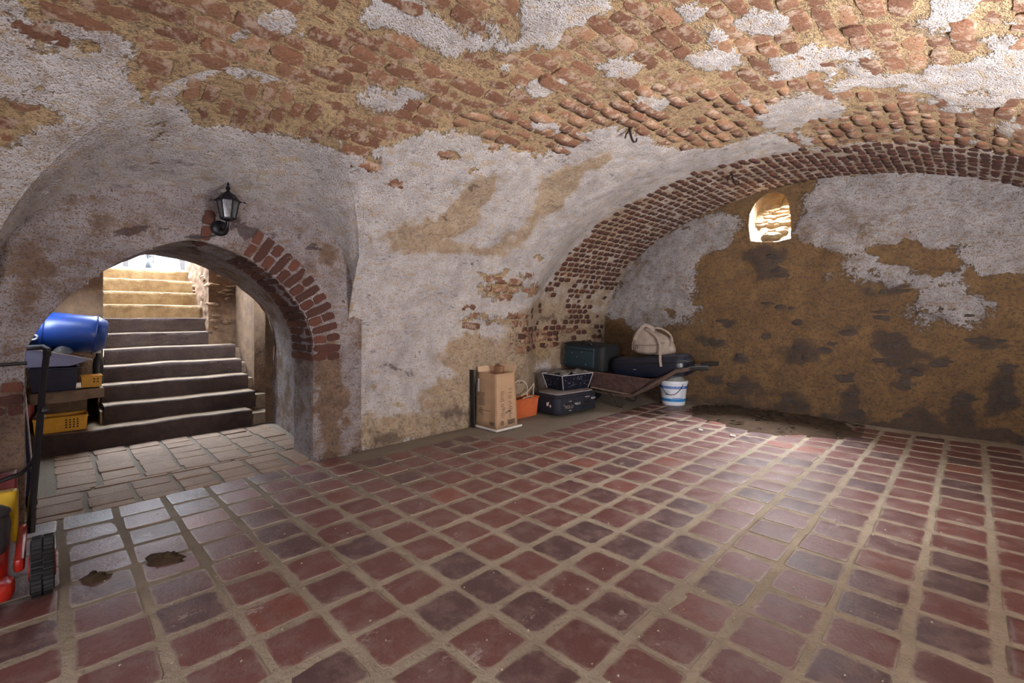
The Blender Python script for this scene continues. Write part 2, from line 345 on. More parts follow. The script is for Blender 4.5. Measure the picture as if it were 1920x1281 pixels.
BL_SHD = [[0.583,1.947,-0.897,4.036,-29.198,-6.892,0.6],[0.097,1.831,0.007,4.371,-16.175,-2.887,0.6],[0.108,2.562,0.003,2.779,-10.599,-1.629,0.6],[0.944,4.235,0.283,1.329,-19.551,-0.173,0.6],[0.766,2.623,0.04,11.559,-34.957,-1.376,0.5],[0.608,2.172,0.052,13.681,-37.891,-2.717,0.5],[0.584,3.232,0.025,6.627,-37.976,-2.453,0.6],[2.158,2.119,11.732,16.758,-37.944,10.184,0.8],[1.872,2.1,4.823,8.026,-48.574,9.36,0.8],[1.796,2.642,7.362,11.814,-45.63,7.374,0.7],[1.476,2.561,6.505,14.022,-48.479,4.409,0.9]]
BL_PNW = [[-2.372,0.878,0.539,2.242,-4.822,1.889,-1.2],[-2.474,0.6,1.232,5.066,-5.4,2.185,-1.2],[-2.385,1.074,0.878,3.589,-6.212,2.674,-1.1],[-2.39,1.243,1.351,6.103,-6.831,4.553,-1.0],[-2.219,1.261,4.537,7.962,-8.634,13.453,-0.9],[-2.564,0.313,4.183,33.609,-23.168,1.127,-0.8],[-2.71,0.371,5.754,41.246,-26.143,4.446,-0.8],[-2.793,0.362,5.416,40.592,-39.473,3.069,-0.8],[-2.454,1.326,11.533,21.148,-23.59,47.487,-0.9],[-2.994,0.387,6.111,45.463,-49.987,-0.994,-0.6],[-2.654,1.195,23.495,51.451,-43.827,44.295,-0.6],[-2.403,0.671,8.876,31.427,-28.29,14.113,0.8],[-2.306,1.011,8.882,20.162,-17.618,12.442,0.7],[-2.513,0.725,10.092,34.616,-25.138,11.365,0.6]]
BL_EWW = [[-2.76,1.597,1.353,0.967,0.797,-1.384,1.2],[-3.13,1.076,2.147,0.0,-0.029,-3.237,1.1],[-2.11,1.911,1.772,0.775,1.306,-3.755,1.0],[-2.621,1.006,1.453,0.0,-0.004,-4.43,0.55],[-0.785,1.947,2.054,0.0,-0.449,-2.884,1.25],[-0.235,1.861,1.857,0.0,-0.432,-2.774,1.3],[0.167,1.673,3.864,0.0,-0.349,-2.659,1.2],[-1.037,1.779,3.26,0.0,-0.681,-5.539,0.8],[-0.628,1.488,3.726,0.0,-0.775,-9.424,0.6],[0.195,1.42,5.028,0.0,-0.66,-8.025,0.9],[-0.407,1.33,2.337,0.0,-0.89,-15.392,0.45],[-0.073,1.201,3.968,0.0,-0.214,-5.716,0.55],[-0.269,0.959,3.694,0.0,0.032,-4.412,0.45],[0.019,0.961,6.581,0.0,0.043,-5.817,0.45],[-0.908,1.359,3.965,0.0,-0.572,-9.899,0.3],[-1.714,1.577,6.217,0.0,-0.24,-2.918,-0.3],[-0.443,1.543,4.485,0.0,-0.919,-9.729,-1.1],[-0.235,1.41,21.376,0.0,-0.548,-7.4,-0.8],[0.167,1.234,8.707,0.0,-0.496,-10.886,-1.0],[-0.425,1.704,23.308,0.0,-3.3,-26.883,-0.8],[-3.169,1.145,12.788,0.0,-0.31,-18.153,-0.7],[-2.832,1.06,6.939,0.0,-0.092,-12.597,-0.8],[-2.567,1.038,12.352,0.0,-0.076,-15.63,-0.7],[-3.288,0.797,4.976,0.0,0.135,-5.721,-0.8],[-0.785,2.293,16.514,0.0,-10.766,-50.703,-0.5],[-0.235,2.109,29.902,0.0,-11.146,-55.77,-0.5],[0.079,1.557,5.61,0.0,-2.095,-19.64,-0.5]]
BL_EWD = [[-1.557,1.62,3.901,0.0,-0.648,-7.167,0.8],[-1.456,1.446,5.025,0.0,-0.857,-12.998,0.8],[-0.59,1.245,2.932,0.0,-0.394,-9.485,0.6],[-1.907,0.918,8.834,0.0,0.195,-17.066,1.0],[-1.432,1.088,4.048,0.0,-0.198,-15.223,0.6],[-1.217,0.926,17.995,0.0,0.269,-23.608,1.0],[-2.08,0.705,4.21,0.0,0.665,-16.663,0.8],[-1.532,0.811,24.545,0.0,0.498,-18.005,1.0],[-1.217,0.634,4.32,0.0,0.353,-6.284,0.8],[-0.553,0.766,5.953,0.0,0.419,-10.502,1.1],[-0.479,0.628,4.577,0.0,0.547,-8.507,0.7],[-0.407,0.493,9.392,0.0,1.594,-17.962,0.8],[-1.768,0.545,9.184,0.0,1.119,-17.401,0.8],[-0.826,0.406,15.279,0.0,3.245,-33.52,1.2],[-0.785,0.162,13.765,0.0,0.694,-5.047,1.1],[-0.443,0.397,13.91,0.0,2.249,-21.428,0.9],[-0.202,0.601,15.152,0.0,1.62,-22.368,0.8],[-0.073,0.217,10.595,0.0,0.833,-5.716,0.9],[0.167,0.377,8.707,0.0,0.581,-4.787,0.9],[-0.337,0.086,4.811,0.0,1.413,-8.721,0.7],[-1.714,0.206,3.728,0.0,0.793,-7.007,0.6],[-1.31,0.144,4.198,0.0,0.963,-7.435,0.5],[0.079,0.792,5.61,0.0,0.47,-11.775,0.6],[-0.785,0.856,6.195,0.0,0.398,-16.844,0.5],[-2.051,0.288,8.491,0.0,1.157,-11.944,0.7],[-0.951,0.7,7.829,0.0,0.591,-12.293,0.5],[0.223,0.591,11.869,0.0,1.954,-24.249,0.7],[-0.137,1.004,5.172,0.0,-0.009,-11.306,0.5],[0.079,0.026,4.204,0.0,3.663,-19.64,0.8],[-0.785,-0.036,2.47,0.0,4.305,-25.287,0.8],[-0.571,1.005,22.163,0.0,-0.012,-14.961,0.6]]
BL_PWD = [[0.316,1.433,13.815,-23.402,-18.521,-5.47,1.0],[0.679,1.516,30.675,0.0,5.271,-39.681,1.0],[0.863,1.533,20.98,0.0,1.985,-15.113,1.1],[1.255,1.476,19.945,0.0,3.69,-34.525,1.0],[0.639,1.473,37.562,0.0,6.583,-53.537,0.8],[0.511,1.457,6.712,0.0,5.118,-41.494,0.5],[0.986,1.533,10.549,0.0,3.743,-29.382,0.5],[-0.117,0.601,32.408,0.0,-5.756,-44.428,0.9],[-0.108,0.662,41.4,0.0,-7.265,-66.603,0.7]]
BL_PWO = [[1.398,0.441,9.363,0.0,-0.295,-2.424,1.4],[-0.125,0.527,14.685,0.0,-0.77,-4.992,0.8],[-0.056,1.233,9.359,0.0,0.484,-6.51,0.4],[1.327,1.447,13.523,0.0,1.339,-13.559,0.4]]
# ------------------------------------------------------------------ vault geometry
XC, Z0, BZ, AL, AR = -1.1, .78, 1.55, 2.12, 2.2
YEND = 5.28
TH = np.linspace(0, PI, 721)
_x = np.where(TH < PI / 2, -AL * np.cos(TH), -AR * np.cos(TH)); _z = BZ * np.sin(TH)
ARC = np.concatenate([[0], np.cumsum(np.hypot(np.diff(_x), np.diff(_z)))])
STOT = Z0 + ARC[-1]
def aleft(Y): return AL + .30 * sm(3.35, 4.0, Y)
def shell(s, Y):
    s = np.asarray(s, float); Y = np.asarray(Y, float)
    th = np.interp(np.clip(s - Z0, 0, ARC[-1]), ARC, TH)
    a = np.where(th < PI / 2, aleft(Y), AR)
    X = XC - a * np.cos(th); z = np.where(s < Z0, s, Z0 + BZ * np.sin(th))
    return np.stack([X, Y + 0 * X, z], -1)
def frame(fn, a, b, h=.01):
    p = fn(a, b); t = fn(a + h, b) - fn(a - h, b); q = fn(a, b + h) - fn(a, b - h)
    t = t / np.linalg.norm(t, axis=-1, keepdims=True); q = q / np.linalg.norm(q, axis=-1, keepdims=True)
    n = np.cross(q, t); n = n / np.linalg.norm(n, axis=-1, keepdims=True)
    return p, t, q, n
def blobs(L, u, v):
    r = 0 * u
    wu = .13 * (fbm(u * 5, v * 5, 31, 3) - .5) + .09 * (fbm(u * 17, v * 17, 33, 3) - .5) + .05 * (fbm(u * 42, v * 42, 35, 2) - .5); wv = .13 * (fbm(u * 5, v * 5, 41, 3) - .5) + .07 * (fbm(u * 17, v * 17, 43, 3) - .5)
    u = u + wu; v = v + wv
    for (cu, cv, a, b, c, d, amp) in L:
        du = u - cu; dv = v - cv
        r = r + amp * (1 - sm(.30, 1.30, np.hypot(a * du + b * dv, c * du + d * dv)))
    return r
# stichkappe over the porch arch
YP, HP, SL = .68, .90, .35
def penprof(Y):
    u = (np.asarray(Y, float) - YP) / HP; n = np.where(u < 0, 2.5, 3.0); au = np.minimum(np.abs(u), 1.0)
    return .95 + .80 * np.power(np.maximum(0, 1 - au ** n), 1 / n)
def penz(Y, X):
    z = penprof(Y); return z + SL * (X + 3.2) * (z - .95) / .8
def zbar(X): return Z0 + BZ * np.sqrt(np.maximum(0, 1 - ((X - XC) / AL) ** 2))
def crossing(Y):
    X = -3.2
    while X < -1.2 and penz(Y, X) > zbar(X): X += .005
    if X == -3.2: return X
    a, b = X - .005, X
    for _ in range(20):
        m = (a + b) / 2
        if penz(Y, m) > zbar(m): a = m
        else: b = m
    return b
def s_of_x(X):
    th = np.arccos(np.clip(-(X - XC) / AL, -1, 1)); return Z0 + np.interp(th, TH, ARC)
YCR = np.linspace(YP - HP, YP + HP, 181); XCR = np.array([crossing(y) for y in YCR]); SCR = s_of_x(XCR)
def in_pen(s, Y): return (np.abs(Y - YP) < HP) & (s < np.interp(Y, YCR, SCR))

B_Y = [-2, -.13, .04, .25, .45, 1.15, 1.44, 1.72, 2.12, 2.56, 2.87, 3.44, 3.71, 3.88]; B_S = [1.5, 1.78, 1.95, 2.14, 1.95, 2.0, 2.40, 2.53, 2.59, 2.69, 2.94, 3.07, 3.4, 3.82]
K_S = [.95, 1.46, 2.03, 2.63, 3.11, 3.73, 4.46, 5.0, 6.7]; K_Y = [3.42, 3.95, 3.98, 4.03, 4.05, 4.24, 4.30, 4.40, 4.4]
def band(s, Y):
    yb = np.interp(s, K_S, K_Y); return np.where(s > .85, sm(yb - .06, yb + .06, Y + .10 * (fbm(s * 5, Y * 5, 3) - .5)), 0)
def band_wash(s, Y): return .12 + .62 * sm(.45, .7, fbm(s * 4, Y * 4, 5)) * (1 - sm(1.5, 2.3, s)) + .30 * sm(4.2, 5.2, s) * fbm(s * 9, Y * 6, 8.2, 4)
def shell_fields(s, Y):
    n1 = fbm(s * 3.1, Y * 2.0, 1.7, 4); n2 = fbm(s * 9, Y * 6, 8.2, 4)
    sb = np.interp(Y, B_Y, B_S)
    w = np.where(s < 3.9, 1 - sm(sb - .10, sb + .10, s + .35 * (n1 - .5)), 0)
    exposed = -.02 + .95 * sm(.46, .64, fbm(s * 4.2, Y * 2.6, 21.7, 5)) + .40 * (n2 - .5) + .20 * sm(3.9, 5.0, s)
    W = exposed * (1 - w) + w * (.90 + .45 * (n2 - .5)) + blobs(BL_SHW, s, Y)
    b = band(s, Y)
    wash = .12 + .50 * sm(.45, .7, fbm(s * 4, Y * 4, 5)) * (1 - sm(1.6, 2.4, s)) + .22 * sm(4.2, 5.2, s) * n2
    W = W * (1 - b) + b * .72
    W = np.where(s < .85, .80 + .5 * (n2 - .5) + blobs(BL_SHW, s, Y), W)
    O = .55 * b + .40 * sm(.5, .1, Y) * sm(1.2, 1.8, s) + blobs(BL_SHO, s, Y) + .55 * (1 - sm(.03, .35, s)) + .35 * (n1 - .5) + .25 * sm(2.6, 3.4, Y) * (1 - sm(.9, 1.1, s))
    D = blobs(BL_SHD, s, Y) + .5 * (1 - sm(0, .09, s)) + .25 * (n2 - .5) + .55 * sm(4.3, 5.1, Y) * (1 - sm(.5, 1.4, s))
    return W, O, D
def pen_fields(X, Y):
    n2 = fbm(X * 7, Y * 7, 4.4, 4)
    return .95 + .3 * (n2 - .5) + blobs(BL_PNW, X, Y), .22 + .5 * (fbm(X * 3, Y * 3, 9) - .5), .12 + .2 * (n2 - .5)

def disp(p, n, W, k=1.0):
    q = fbm(p[..., 0] * 7, p[..., 1] * 7, p[..., 2] * 7, 4) - .5
    q2 = fbm(p[..., 0] * 26, p[..., 1] * 26, p[..., 2] * 26, 3) - .5
    return p + n * (.010 * sm(.35, .6, W) + k * (.030 * q + .010 * q2))[..., None]

def shell_mesh(name, S2, Y2, parent=None, seam=False):
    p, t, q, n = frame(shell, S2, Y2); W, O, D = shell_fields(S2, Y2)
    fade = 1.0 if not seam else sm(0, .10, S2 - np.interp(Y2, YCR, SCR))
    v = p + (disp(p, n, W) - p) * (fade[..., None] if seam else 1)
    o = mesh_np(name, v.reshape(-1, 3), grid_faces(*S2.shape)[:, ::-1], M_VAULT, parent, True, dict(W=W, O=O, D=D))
    return o
def mg(a, b): return np.meshgrid(a, b, indexing='ij')
ceiling = shell_mesh('ceiling', *mg(np.linspace(.95, STOT, 250), np.linspace(YP + HP - .05, YEND + .03, 190))); tag(ceiling, kind='structure')
Ymid = YP + HP * np.sin(np.linspace(-PI / 2, PI / 2, 90))
s0 = np.interp(Ymid, YCR, SCR); uu = np.linspace(0, 1, 230)[:, None]
shell_mesh('vault_over_porch', s0[None, :] * (1 - uu) + STOT * uu, Ymid[None, :] + 0 * uu, ceiling, True)
shell_mesh('vault_near', *mg(np.linspace(.0, STOT, 160), np.linspace(-1.7, YP - HP + .05, 40)), ceiling)
# the cap itself
x1 = np.interp(Ymid, YCR, XCR); uu = np.linspace(0, 1, 50)[:, None]
Xp = -3.23 * (1 - uu) + x1[None, :] * uu; Yp = Ymid[None, :] + 0 * uu
def penfn(X, Y): return np.stack([X, Y, penz(np.clip(Y, YP - HP, YP + HP), X)], -1)
def cap_frame(X, Y):
    p = penfn(X, Y); h = .01
    t = penfn(X + h, Y) - penfn(X - h, Y); q = penfn(X, np.minimum(Y + h, YP + HP)) - penfn(X, np.maximum(Y - h, YP - HP))
    t /= np.linalg.norm(t, axis=-1, keepdims=True); q /= np.linalg.norm(q, axis=-1, keepdims=True) + 1e-9
    n = np.cross(q, t); n /= np.linalg.norm(n, axis=-1, keepdims=True) + 1e-9
    n = np.where((n[..., 2:3] > 0), -n, n)
    return p, t, q, n
p, t_, q_, n_ = cap_frame(Xp, Yp); Wf, Of, Df = pen_fields(Xp, Yp)
fd = (sm(0, .10, x1[None, :] - Xp))[..., None]
mesh_np('porch_vault_cap', (p + (disp(p, n_, Wf, .6) - p) * fd).reshape(-1, 3), grid_faces(*Xp.shape), M_VAULT, ceiling, True, dict(W=Wf, O=Of, D=Df))
# thickness of the vault masonry behind the visible skin
def backing(name, S2, Y2):
    p, t, q, n = frame(shell, S2, Y2); z = np.full(S2.size, .5)
    mesh_np(name, (p - n * .07).reshape(-1, 3), grid_faces(*S2.shape), M_VAULT, ceiling, True, dict(W=z, O=z, D=z))
backing('vault_back_far', *mg(np.linspace(-.05, STOT, 60), np.linspace(YP + HP + .02, YEND + .2, 20)))
backing('vault_back_near', *mg(np.linspace(-.05, STOT, 60), np.linspace(-1.8, YP - HP - .02, 8)))
uu = np.linspace(0, 1, 60)[:, None]
backing('vault_back_mid', (s0 + .03)[None, ::6] * (1 - uu) + STOT * uu, Ymid[None, ::6] + 0 * uu)
zz_ = np.full(Xp.size, .5); mesh_np('cap_back', (p - n_ * .07 - np.array([.04, 0, 0])).reshape(-1, 3), grid_faces(*Xp.shape), M_VAULT, ceiling, True, dict(W=zz_, O=zz_, D=zz_))
# left long wall
wall_left = shell_mesh('wall_left', *mg(np.linspace(-.02, .95, 60), np.linspace(YP + HP, YEND + .03, 190))); tag(wall_left, kind='structure')

# ------------------------------------------------------------------ bricks of the vault
def brick_variant(seed, hh=.03, nx=4, ny=3, rnd=.5, sharp=.16):
    r = np.random.default_rng(seed); xs = np.linspace(-.5, .5, nx); ys = np.linspace(-.5, .5, ny); v = []; f = []
    for i, x in enumerate(xs):
        for j, y in enumerate(ys):
            ex = i in (0, nx - 1); ey = j in (0, ny - 1)
            jx, jy = r.uniform(-.045, .045), r.uniform(-.08, .08)
            if ex and ey: jx -= .04 * np.sign(x); jy -= .07 * np.sign(y)
            v.append((x + jx, y + jy, (-.004 if (ex or ey) else .0015) + r.uniform(-.0022, .0022)))
    idx = lambda i, j: i * ny + j
    for i in range(nx - 1):
        for j in range(ny - 1): f.append((idx(i, j), idx(i + 1, j), idx(i + 1, j + 1), idx(i, j + 1)))
    per = [idx(i, 0) for i in range(nx)] + [idx(nx - 1, j) for j in range(1, ny)] + [idx(i, ny - 1) for i in range(nx - 2, -1, -1)] + [idx(0, j) for j in range(ny - 2, 0, -1)]
    b = len(v)
    for k in per: v.append((v[k][0] * 1.03, v[k][1] * 1.04, -hh))
    m = len(per)
    for k in range(m): f.append((per[k], b + k, b + (k + 1) % m, per[(k + 1) % m]))
    return np.array(v), np.array(f), rnd
VAR = [brick_variant(100 + i, rnd=(i * .618) % 1) for i in range(24)]
def edge_of(v): return (np.abs(v[:, :2]).max(1) > .455).astype(np.float32)
def variant_meshes(prefix, mat):
    out = []
    for v, f, r in VAR:
        me = bpy.data.meshes.new(prefix); me.from_pydata(v.tolist(), [], f.tolist())
        at = me.attributes.new('rnd', 'FLOAT', 'POINT'); at.data.foreach_set('value', np.full(len(v), r, np.float32))
        at = me.attributes.new('edge', 'FLOAT', 'POINT'); at.data.foreach_set('value', edge_of(v))
        me.materials.append(mat); me.polygons.foreach_set('use_smooth', [True] * len(me.polygons)); me.update(); out.append(me)
        try: me.set_sharp_from_angle(angle=math.radians(38))
        except Exception: pass
    return out
def place(items, name, mat, parent, limit=300):
    """items: (P, ex, ey, n, L, Wd, lift, size key). The limit largest become objects, the rest one joined part."""
    items = sorted(items, key=lambda q: -q[7]); me = variant_meshes(name, mat); rest = []
    for i, (P, ex, ey, n, L, Wd, lift, k) in enumerate(items):
        vi = random.randrange(24); fl = random.choice((1, -1))
        R = np.stack([ex * L * fl, ey * Wd * fl, n], 1); O = P + n * lift
        if i < limit:
            o = bpy.data.objects.new(name, me[vi]); COL.objects.link(o); o.parent = parent
            o.matrix_world = Matrix(((*R[0], O[0]), (*R[1], O[1]), (*R[2], O[2]), (0, 0, 0, 1)))
        else: rest.append((VAR[vi][0] @ R.T + O, VAR[vi][1], VAR[vi][2], edge_of(VAR[vi][0])))
    if rest:
        nv = len(rest[0][0]); v = np.concatenate([r[0] for r in rest]); f = np.concatenate([r[1] + i * nv for i, r in enumerate(rest)])
        a = np.concatenate([np.full(nv, r[2]) for r in rest])
        o = mesh_np(name + '_field', v, f, mat, parent, False, dict(rnd=a, edge=np.concatenate([r[3] for r in rest]))); tag(o, kind='stuff')
CAMP = np.array([0, 0, 1.0])
def inframe(P, m=0.0):
    c, s = math.cos(math.radians(44.91)), math.sin(math.radians(44.91))
    F = np.array([-s, c, 0]); R = np.array([c, s, 0]); d = P - CAMP; z = d @ F
    if z < .15: return 0
    x = 960 + 866 * (d @ R) / z; y = 591 - 866 * d[2] / z
    if x < -m or x > 1920 + m or y < -m or y > 1281 + m: return 0
    return 1 / z
items = []; itemsd = []
cand = []; s = .60; ci = 0
while s < STOT - .3:
    hgt = .086 + .004 * math.sin(ci * 1.7); Y = -.9 + (ci % 2) * .1
    while Y < 4.5:
        L = .195 + random.uniform(-.03, .03)
        if random.random() < .22: L *= .55
        yc = Y + L / 2; cand.append((s + hgt / 2 + .01 * math.sin(yc * 2.1 + ci * .3), yc, L, hgt)); Y += L
    s += hgt; ci += 1
c = np.array(cand); sa, ya = c[:, 0], c[:, 1]
Wv, Ov, Dv = shell_fields(sa, ya); p, t, q, n = frame(shell, sa, ya); pd = disp(p, n, Wv)
ok = ~in_pen(sa - .03, ya) & ~((np.abs(ya - YP) < HP) & (sa < 1.0)) & (band(sa, ya) < .4) & (Wv + RNG.uniform(-.1, .1, len(sa)) < .57) & (RNG.random(len(sa)) > .03)
for i in np.nonzero(ok)[0]:
    k = inframe(p[i], 60); ang = random.uniform(-.06, .06); ex = q[i] * math.cos(ang) + t[i] * math.sin(ang)
    items.append((pd[i], ex, np.cross(n[i], ex), n[i], c[i, 2] - .012, c[i, 3] - random.uniform(.010, .020), random.uniform(.001, .011), k + .0001 * random.random()))
cand = []; s = .62; ci = 0
while s < 5.6:
    hgt = .066; Y = 3.3 + (ci % 2) * .055
    while Y < YEND - .02:
        L = .112 + random.uniform(-.012, .012); cand.append((s + hgt / 2, Y + L / 2, L, hgt)); Y += L
    s += hgt; ci += 1
c = np.array(cand); sa, ya = c[:, 0], c[:, 1]
Wv, Ov, Dv = shell_fields(sa, ya); p, t, q, n = frame(shell, sa, ya); pd = disp(p, n, Wv)
ok = ((band(sa, ya) >= .4) | ((sa < .9) & (ya > 3.3) & (RNG.random(len(sa)) < .45))) & (np.where(sa > .9, band_wash(sa, ya), Wv - .3) + RNG.uniform(-.12, .12, len(sa)) < .46) & (RNG.random(len(sa)) > .02)
for i in np.nonzero(ok)[0]:
    itemsd.append((pd[i], q[i], np.cross(n[i], q[i]), n[i], c[i, 2] - .014, c[i, 3] - .013, random.uniform(.004, .008), inframe(p[i], 60) * .55))
# cap bricks run the other way
for i in range(60):
    Y = YP - HP + .02 + i * .072; X = -3.1 + (i % 2) * .08
    while X < -1.9 and Y < YP + HP:
        L = .15 + random.uniform(-.03, .03); xc = X + L / 2
        if xc < np.interp(Y, YCR, XCR) - .02:
            xa, ya = np.array([xc]), np.array([Y]); Wv, _, _ = pen_fields(xa, ya)
            if Wv[0] + random.uniform(-.1, .1) < .45 and random.random() > .12:
                p, t, q, n = cap_frame(xa, ya); pd = disp(p, n, Wv, .6)
                items.append((pd[0], t[0], np.cross(n[0], t[0]), n[0], L - .02, .054, random.uniform(.003, .010), inframe(p[0], 60)))
        X += L
n_main = 215
place(items, 'brick', M_BRICK, ceiling, n_main)
place(itemsd, 'brick', M_BRICKD, ceiling, 300 - n_main)

# ------------------------------------------------------------------ end wall with its window shaft
def outline_path(pts, n=72):
    pts = np.array(pts + [pts[0]]); d = np.concatenate([[0], np.cumsum(np.linalg.norm(np.diff(pts, axis=0), axis=1))])
    u = np.linspace(0, d[-1], n, endpoint=False); return np.stack([np.interp(u, d, pts[:, 0]), np.interp(u, d, pts[:, 1])], -1)
def inside(P, poly):
    x, y = P[..., 0], P[..., 1]; c = np.zeros(x.shape, bool); j = len(poly) - 1
    for i in range(len(poly)):
        xi, yi = poly[i]; xj, yj = poly[j]
        c ^= ((yi > y) != (yj > y)) & (x < (xj - xi) * (y - yi) / (yj - yi + 1e-12) + xi); j = i
    return c
def holed_grid(us, vs, poly, snap):
    U, V = mg(us, vs); P = np.stack([U, V], -1)
    dense = outline_path([tuple(q) for q in poly], 600)
    near = np.zeros(U.shape, bool); Q = P.copy()
    D2 = ((P[:, :, None, :] - dense[None, None]) ** 2).sum(-1) if U.size * 600 < 2e7 else None
    if D2 is None:
        for i in range(U.shape[0]):
            d2 = ((P[i][:, None, :] - dense[None]) ** 2).sum(-1); k = d2.argmin(1); m = d2.min(1) < snap ** 2
            Q[i][m] = dense[k[m]]; near[i] = m
    else:
        k = D2.argmin(-1); near = D2.min(-1) < snap ** 2; Q[near] = dense[k[near]]
    f = grid_faces(*U.shape); cen = Q.reshape(-1, 2)[f].mean(1); return Q, f[~inside(cen, poly)], near
SH = [(-1.675, 1.79), (-1.695, 1.95), (-1.685, 2.08), (-1.64, 2.17), (-1.575, 2.235), (-1.50, 2.262), (-1.42, 2.26), (-1.35, 2.22), (-1.315, 2.13), (-1.30, 2.0), (-1.295, 1.88), (-1.30, 1.775), (-1.42, 1.755), (-1.55, 1.765)]
Q, f, near = holed_grid(np.linspace(-3.7, 1.3, 230), np.linspace(-.03, 2.42, 118), SH, .016)
x, z = Q[..., 0], Q[..., 1]
n1 = fbm(x * 3, z * 3, 2, 4); n2 = fbm(x * 10, z * 10, 6, 4)
We = blobs(BL_EWW, x, z) + .5 * (n2 - .5) + .25 * (n1 - .5) - .05 + .55 * sm(1.95, 2.15, z) * sm(-1.2, -.9, x) + .62 * sm(.42, .66, fbm(x * 2.6, z * 4.2, 77, 5)) * sm(-1.15, -.5, x) * sm(.75, 1.5, z)
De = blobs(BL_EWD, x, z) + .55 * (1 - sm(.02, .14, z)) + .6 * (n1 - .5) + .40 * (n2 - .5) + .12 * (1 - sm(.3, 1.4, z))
Oe = 0 * x + .28 + .7 * (n1 - .5)
rel = .05 * (fbm(x * 4.5, z * 4.5, 3, 4) - .5) + .018 * (n2 - .5) + .01 * sm(.4, .6, We) + .006 * (vnoise(x * 7, np.floor(z * 11), 2) - .5)
rel = np.where(near, rel * .3, rel)
v = np.stack([x, YEND - rel, z], -1)
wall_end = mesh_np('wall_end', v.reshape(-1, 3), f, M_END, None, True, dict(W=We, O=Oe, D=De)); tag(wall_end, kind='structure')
# stones showing through the plaster
stone_me = []
for i in range(10):
    r = np.random.default_rng(i); n = 9; v = []; fcs = []
    ang = np.linspace(0, 2 * PI, n, endpoint=False) + r.uniform(-.2, .2, n)
    for (sc_, h) in ((1, -.03), (.97, .0), (.62, .012)):
        rad = 1 + r.uniform(-.18, .18, n) if sc_ == 1 else rad
        for a, q in zip(ang, rad): v.append((math.cos(a) * .5 * q * sc_, math.sin(a) * .5 * q * sc_, h + r.uniform(-.003, .003)))
    v.append((0, 0, .013))
    for rr in (0, 1):
        for k in range(n): fcs.append((rr * n + k, rr * n + (k + 1) % n, (rr + 1) * n + (k + 1) % n, (rr + 1) * n + k))
    for k in range(n): fcs.append((2 * n + k, 2 * n + (k + 1) % n, 3 * n))
    me = bpy.data.meshes.new('stone'); me.from_pydata(v, [], fcs); me.update(); stone_me.append(me)
def stone(P, ex, ey, n, L, Wd, mat, parent, name='stone', h=1.0):
    me = random.choice(stone_me)
    key = me.name + mat.name
    if key not in stone_cache:
        c = me.copy(); c.materials.append(mat); stone_cache[key] = c
    o = bpy.data.objects.new(name, stone_cache[key]); COL.objects.link(o); o.parent = parent
    R = np.stack([np.array(ex) * L, np.array(ey) * Wd, np.array(n) * h], 1)
    o.matrix_world = Matrix(((*R[0], P[0]), (*R[1], P[1]), (*R[2], P[2]), (0, 0, 0, 1)))
    return o
stone_cache = {}
def near_y(x0, z0):
    return YEND - .05 * (float(fbm(x0 * 4.5, z0 * 4.5, 3, 4)) - .5) - .018 * (float(fbm(x0 * 10, z0 * 10, 6, 4)) - .5)
for (cu, cv, a, b, c, d, amp) in BL_EWD:
    sx = min(.5, 1 / max(abs(a), .5)); sz = min(.3, 1 / max(abs(d), .5))
    for k in range(3):
        x0 = cu + random.uniform(-.6, .6) * sx; z0 = cv + random.uniform(-.6, .6) * sz
        if z0 < .06 or x0 > 1.0 or x0 < -3.2: continue
        stone((x0, near_y(x0, z0) + .004, z0), (1, 0, random.uniform(-.15, .15)), (0, 0, 1), (0, -1, 0), random.uniform(.07, .16), random.uniform(.03, .07), M_STONE, wall_end)
# shaft
loops = []; dense = outline_path(SH, 64)
for k, dy in enumerate((-.004, .05, .12, .20, .30, .42, .56)):
    cx = dense.mean(0); g = 1 + .12 * dy
    xx = cx[0] + (dense[:, 0] - cx[0]) * g; zz = cx[1] + (dense[:, 1] - cx[1]) * g + 1.15 * max(dy, 0)
    nz = (fbm(xx * 14, zz * 14, dy * 14, 3) - .5) * (.09 if 0 < k else .0)
    xx = xx + nz * np.sign(xx - cx[0]); zz = zz + nz
    loops.append(np.stack([xx, np.full_like(xx, YEND + dy), zz], -1))
v = np.concatenate(loops); n = 64; fcs = [(i * n + k, i * n + (k + 1) % n, (i + 1) * n + (k + 1) % n, (i + 1) * n + k) for i in range(6) for k in range(n)] + [tuple(6 * n + k for k in range(n))]
shaft = mesh_np('window_1', v, fcs, M_SHAFT, None, True); tag(shaft, kind='structure')
for i in range(34):
    dy = random.uniform(.04, .40); xx = random.uniform(-1.66, -1.33); slope = np.array([0, 1, 1.15]) / np.hypot(1, 1.15); nn = np.array([0, -1.15, 1]) / np.hypot(1, 1.15)
    a = random.uniform(-.25, .15); ex = np.array([math.cos(a), 0, 0]) + slope * math.sin(a)
    stone((xx, YEND + dy, 1.775 + 1.15 * dy), ex, np.cross(nn, ex), nn, random.uniform(.09, .2), random.uniform(.035, .07), M_SHAFT, shaft, h=random.uniform(1, 2.2))

